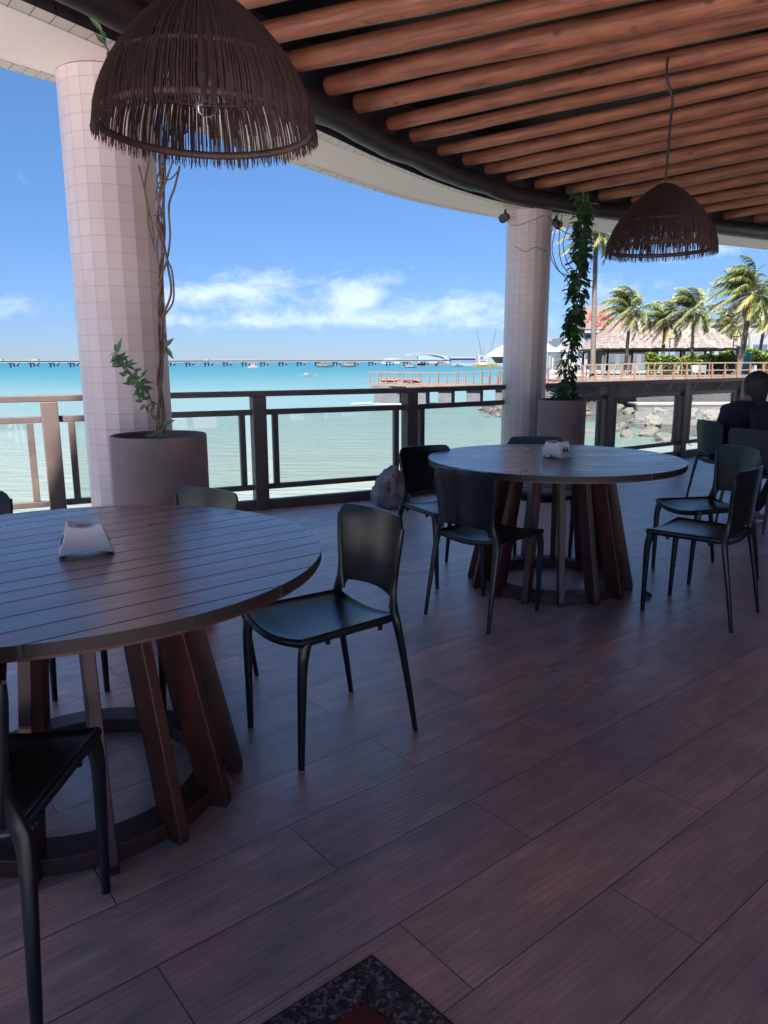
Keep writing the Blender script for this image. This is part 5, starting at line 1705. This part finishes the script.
# ------------------------------------------------------------------ people
M_cloth = pmat('black_clothing', (0.012, 0.012, 0.016), (0.007, 0.007, 0.010), scale=14, rough=0.9, bump=0.4, bscale=25, bdist=0.008)
M_cloth2 = pmat('dark_navy_clothing', (0.018, 0.019, 0.030), (0.010, 0.011, 0.018), scale=14, rough=0.9, bump=0.4, bscale=25, bdist=0.008)
M_skin = pmat('skin', (0.42, 0.22, 0.15), (0.36, 0.18, 0.12), scale=8, rough=0.55)
M_hair = pmat('greying_hair', (0.045, 0.038, 0.037), (0.012, 0.010, 0.010), scale=30, rough=0.6, stretch=(3, 3, 0.6), bump=0.8, bscale=60, bdist=0.01)
M_hair2 = pmat('dark_hair', (0.012, 0.010, 0.010), (0.006, 0.005, 0.005), scale=30, rough=0.6, bump=0.8, bscale=60, bdist=0.01)
def person(label, loc, rz, cloth, hairm, lean=0.18, squash=1.0, foot_back=False, hair_len=0.20):
    """seated figure; local +X is forward, origin on the floor under the hips"""
    t = thing('person', label, 'person', loc, rz, 'people seated at the right edge')
    V, Ed, Rd = [], [], []
    def add(p, r, par=None):
        p = Vector(p)
        if p.z > 0.54: p.z = 0.54 + (p.z - 0.54) * squash if p.z < 1.09 else 0.54 + 0.55 * squash + (p.z - 1.09)
        V.append(p); Rd.append(r); i = len(V) - 1
        if par is not None: Ed.append((par, i))
        return i
    s = math.sin(lean)
    pel = add((0, 0, 0.53), (0.155, 0.125))
    wst = add((0.02 + s * .12, 0, 0.68), (0.150, 0.115), pel)
    chs = add((0.03 + s * .38, 0, 0.86), (0.175, 0.125), wst)
    shc = add((0.03 + s * .55, 0, 0.975), (0.125, 0.095), chs)
    nk = add((0.045 + s * .66, 0, 1.04), (0.056, 0.056), shc)
    nk2 = add((0.06 + s * .76, 0, 1.09), (0.052, 0.052), nk)
    hd1 = add((0.085 + s * .86, 0, 1.135), (0.072, 0.066), nk2)
    hd2 = add((0.085 + s * .93, 0, 1.20), (0.092, 0.076), hd1)
    hd3 = add((0.075 + s * .96, 0, 1.25), (0.070, 0.062), hd2)
    hx = V[hd2]
    for sd_ in (-1, 1):
        sh = add((0.03 + s * .55, sd_ * 0.165, 0.955), (0.062, 0.062), shc)
        elb = add((0.14 + s * .55, sd_ * 0.235, 0.72), (0.044, 0.044), sh)
        wr = add((0.37 + s * .5, sd_ * 0.14, 0.775), (0.029, 0.025), elb)
        plm = add((0.44 + s * .5, sd_ * 0.115, 0.782), (0.034, 0.017), wr)
        for q in range(4):
            f1 = add((0.475 + s * .5, sd_ * (0.085 + 0.021 * q), 0.784), (0.010, 0.010), plm)
            f2 = add((0.505 + s * .5, sd_ * (0.083 + 0.022 * q), 0.776), (0.009, 0.009), f1)
            add((0.525 + s * .5 + 0.006 * (q in (1, 2)), sd_ * (0.083 + 0.022 * q), 0.764), (0.008, 0.008), f2)
        th1 = add((0.425 + s * .5, sd_ * 0.075, 0.778), (0.011, 0.011), plm)
        add((0.455 + s * .5, sd_ * 0.058, 0.770), (0.010, 0.010), th1)
        hp = add((0.04, sd_ * 0.095, 0.515), (0.098, 0.088), pel)
        kn = add((0.44, sd_ * 0.12, 0.50), (0.062, 0.060), hp)
        ax = 0.46 if not (foot_back and sd_ == 1) else 0.12
        md = add(((0.44 + ax) / 2 + 0.01, sd_ * 0.125, 0.28), (0.050, 0.050), kn)
        an = add((ax, sd_ * 0.125, 0.085), (0.033, 0.033), md)
        he = add((ax + 0.05, sd_ * 0.128, 0.042), (0.036, 0.032), an)
        add((ax + 0.17, sd_ * 0.135, 0.028), (0.036, 0.020), he)
    me = bpy.data.meshes.new('person_body')
    me.from_pydata([tuple(v_) for v_ in V], Ed, [])
    o = bpy.data.objects.new('body', me)
    C.objects.link(o)
    md_ = o.modifiers.new('skin', 'SKIN'); md_.use_smooth_shade = True
    for i, sv in enumerate(me.skin_vertices[0].data):
        sv.radius = Rd[i]; sv.use_root = (i == 0)
    ss = o.modifiers.new('sub', 'SUBSURF'); ss.levels = 2; ss.render_levels = 2
    dg = bpy.context.evaluated_depsgraph_get()
    me2 = bpy.data.meshes.new_from_object(o.evaluated_get(dg))
    bpy.data.objects.remove(o)
    bm = NB(); bm.from_mesh(me2)
    head_c = hx
    # facial relief: nose, brow, eye sockets, mouth
    for v_ in bm.verts:
        q = v_.co - head_c
        if q.length < 0.16 and q.x > 0.03:
            def bump_(cy, cz, wy, wz, h):
                v_.co.x += h * math.exp(-((q.y - cy) / wy) ** 2 - ((q.z - cz) / wz) ** 2)
            bump_(0, -0.012, 0.014, 0.024, 0.024)
            bump_(0.030, 0.014, 0.014, 0.010, -0.010); bump_(-0.030, 0.014, 0.014, 0.010, -0.010)
            bump_(0, -0.052, 0.022, 0.007, 0.006); bump_(0, -0.085, 0.022, 0.014, 0.008)
    nkz = V[nk].z + 0.012
    for f in bm.faces:
        c_ = f.calc_center_median()
        f.material_index = 0
        if c_.z > nkz and c_.x < 0.5 and abs(c_.y) < 0.12: f.material_index = 1
        if c_.x > 0.385 + s * .5 and c_.z > 0.60: f.material_index = 1
        if c_.z < 0.10: f.material_index = 1
        f.smooth = True
    body = obj('body', bm, [cloth, M_skin], t, smooth=True, local=True, fixn=False)
    # ears
    for sd_ in (-1, 1):
        bm = NB()
        bmesh.ops.create_uvsphere(bm, u_segments=10, v_segments=8, radius=1, matrix=Matrix.Translation(head_c + Vector((-0.005, sd_ * 0.078, -0.005))) @ Matrix.Diagonal((0.017, 0.009, 0.030, 1)))
        obj('ear', bm, M_skin, t, smooth=True, local=True)
        bm = NB()
        bmesh.ops.create_uvsphere(bm, u_segments=12, v_segments=8, radius=0.0115, matrix=Matrix.Translation(head_c + Vector((0.080, sd_ * 0.030, 0.014))))
        obj('eye', bm, M_black, t, smooth=True, local=True)
    # hair: cap over crown and back, falling to the neck
    bm = NB()
    bmesh.ops.create_icosphere(bm, subdivisions=4, radius=1)
    for v_ in list(bm.verts):
        d_ = v_.co.copy()
        k = 1 + 0.05 * noise.noise(d_ * 3) + 0.035 * noise.noise(Vector((d_.x * 14, d_.y * 14, d_.z * 2)))
        p = Vector((d_.x * 0.112, d_.y * 0.100, d_.z * 0.108)) * k
        if d_.z < 0: p.z = d_.z * hair_len * k; p.x *= 1 - 0.15 * -d_.z
        v_.co = p + head_c + Vector((-0.018, 0, 0.012))
    bmesh.ops.delete(bm, geom=[v_ for v_ in bm.verts if (v_.co.x - head_c.x) > 0.045 - 0.0 and (v_.co.z - head_c.z) < 0.055 and abs(v_.co.y) < 0.075], context='VERTS')
    obj('hair', bm, hairm, t, smooth=True, local=True)
    return t
person('person in black seated with back towards the viewer at the right picture edge', (2.97, 5.74, 0), R(28), M_cloth, M_hair2, lean=0.12, squash=0.88, foot_back=True, hair_len=0.14)
person('person with greying hair in dark clothes seated beyond the one in black', (2.98, 6.55, 0), R(8), M_cloth2, M_hair, lean=0.26, squash=0.80, hair_len=0.25)
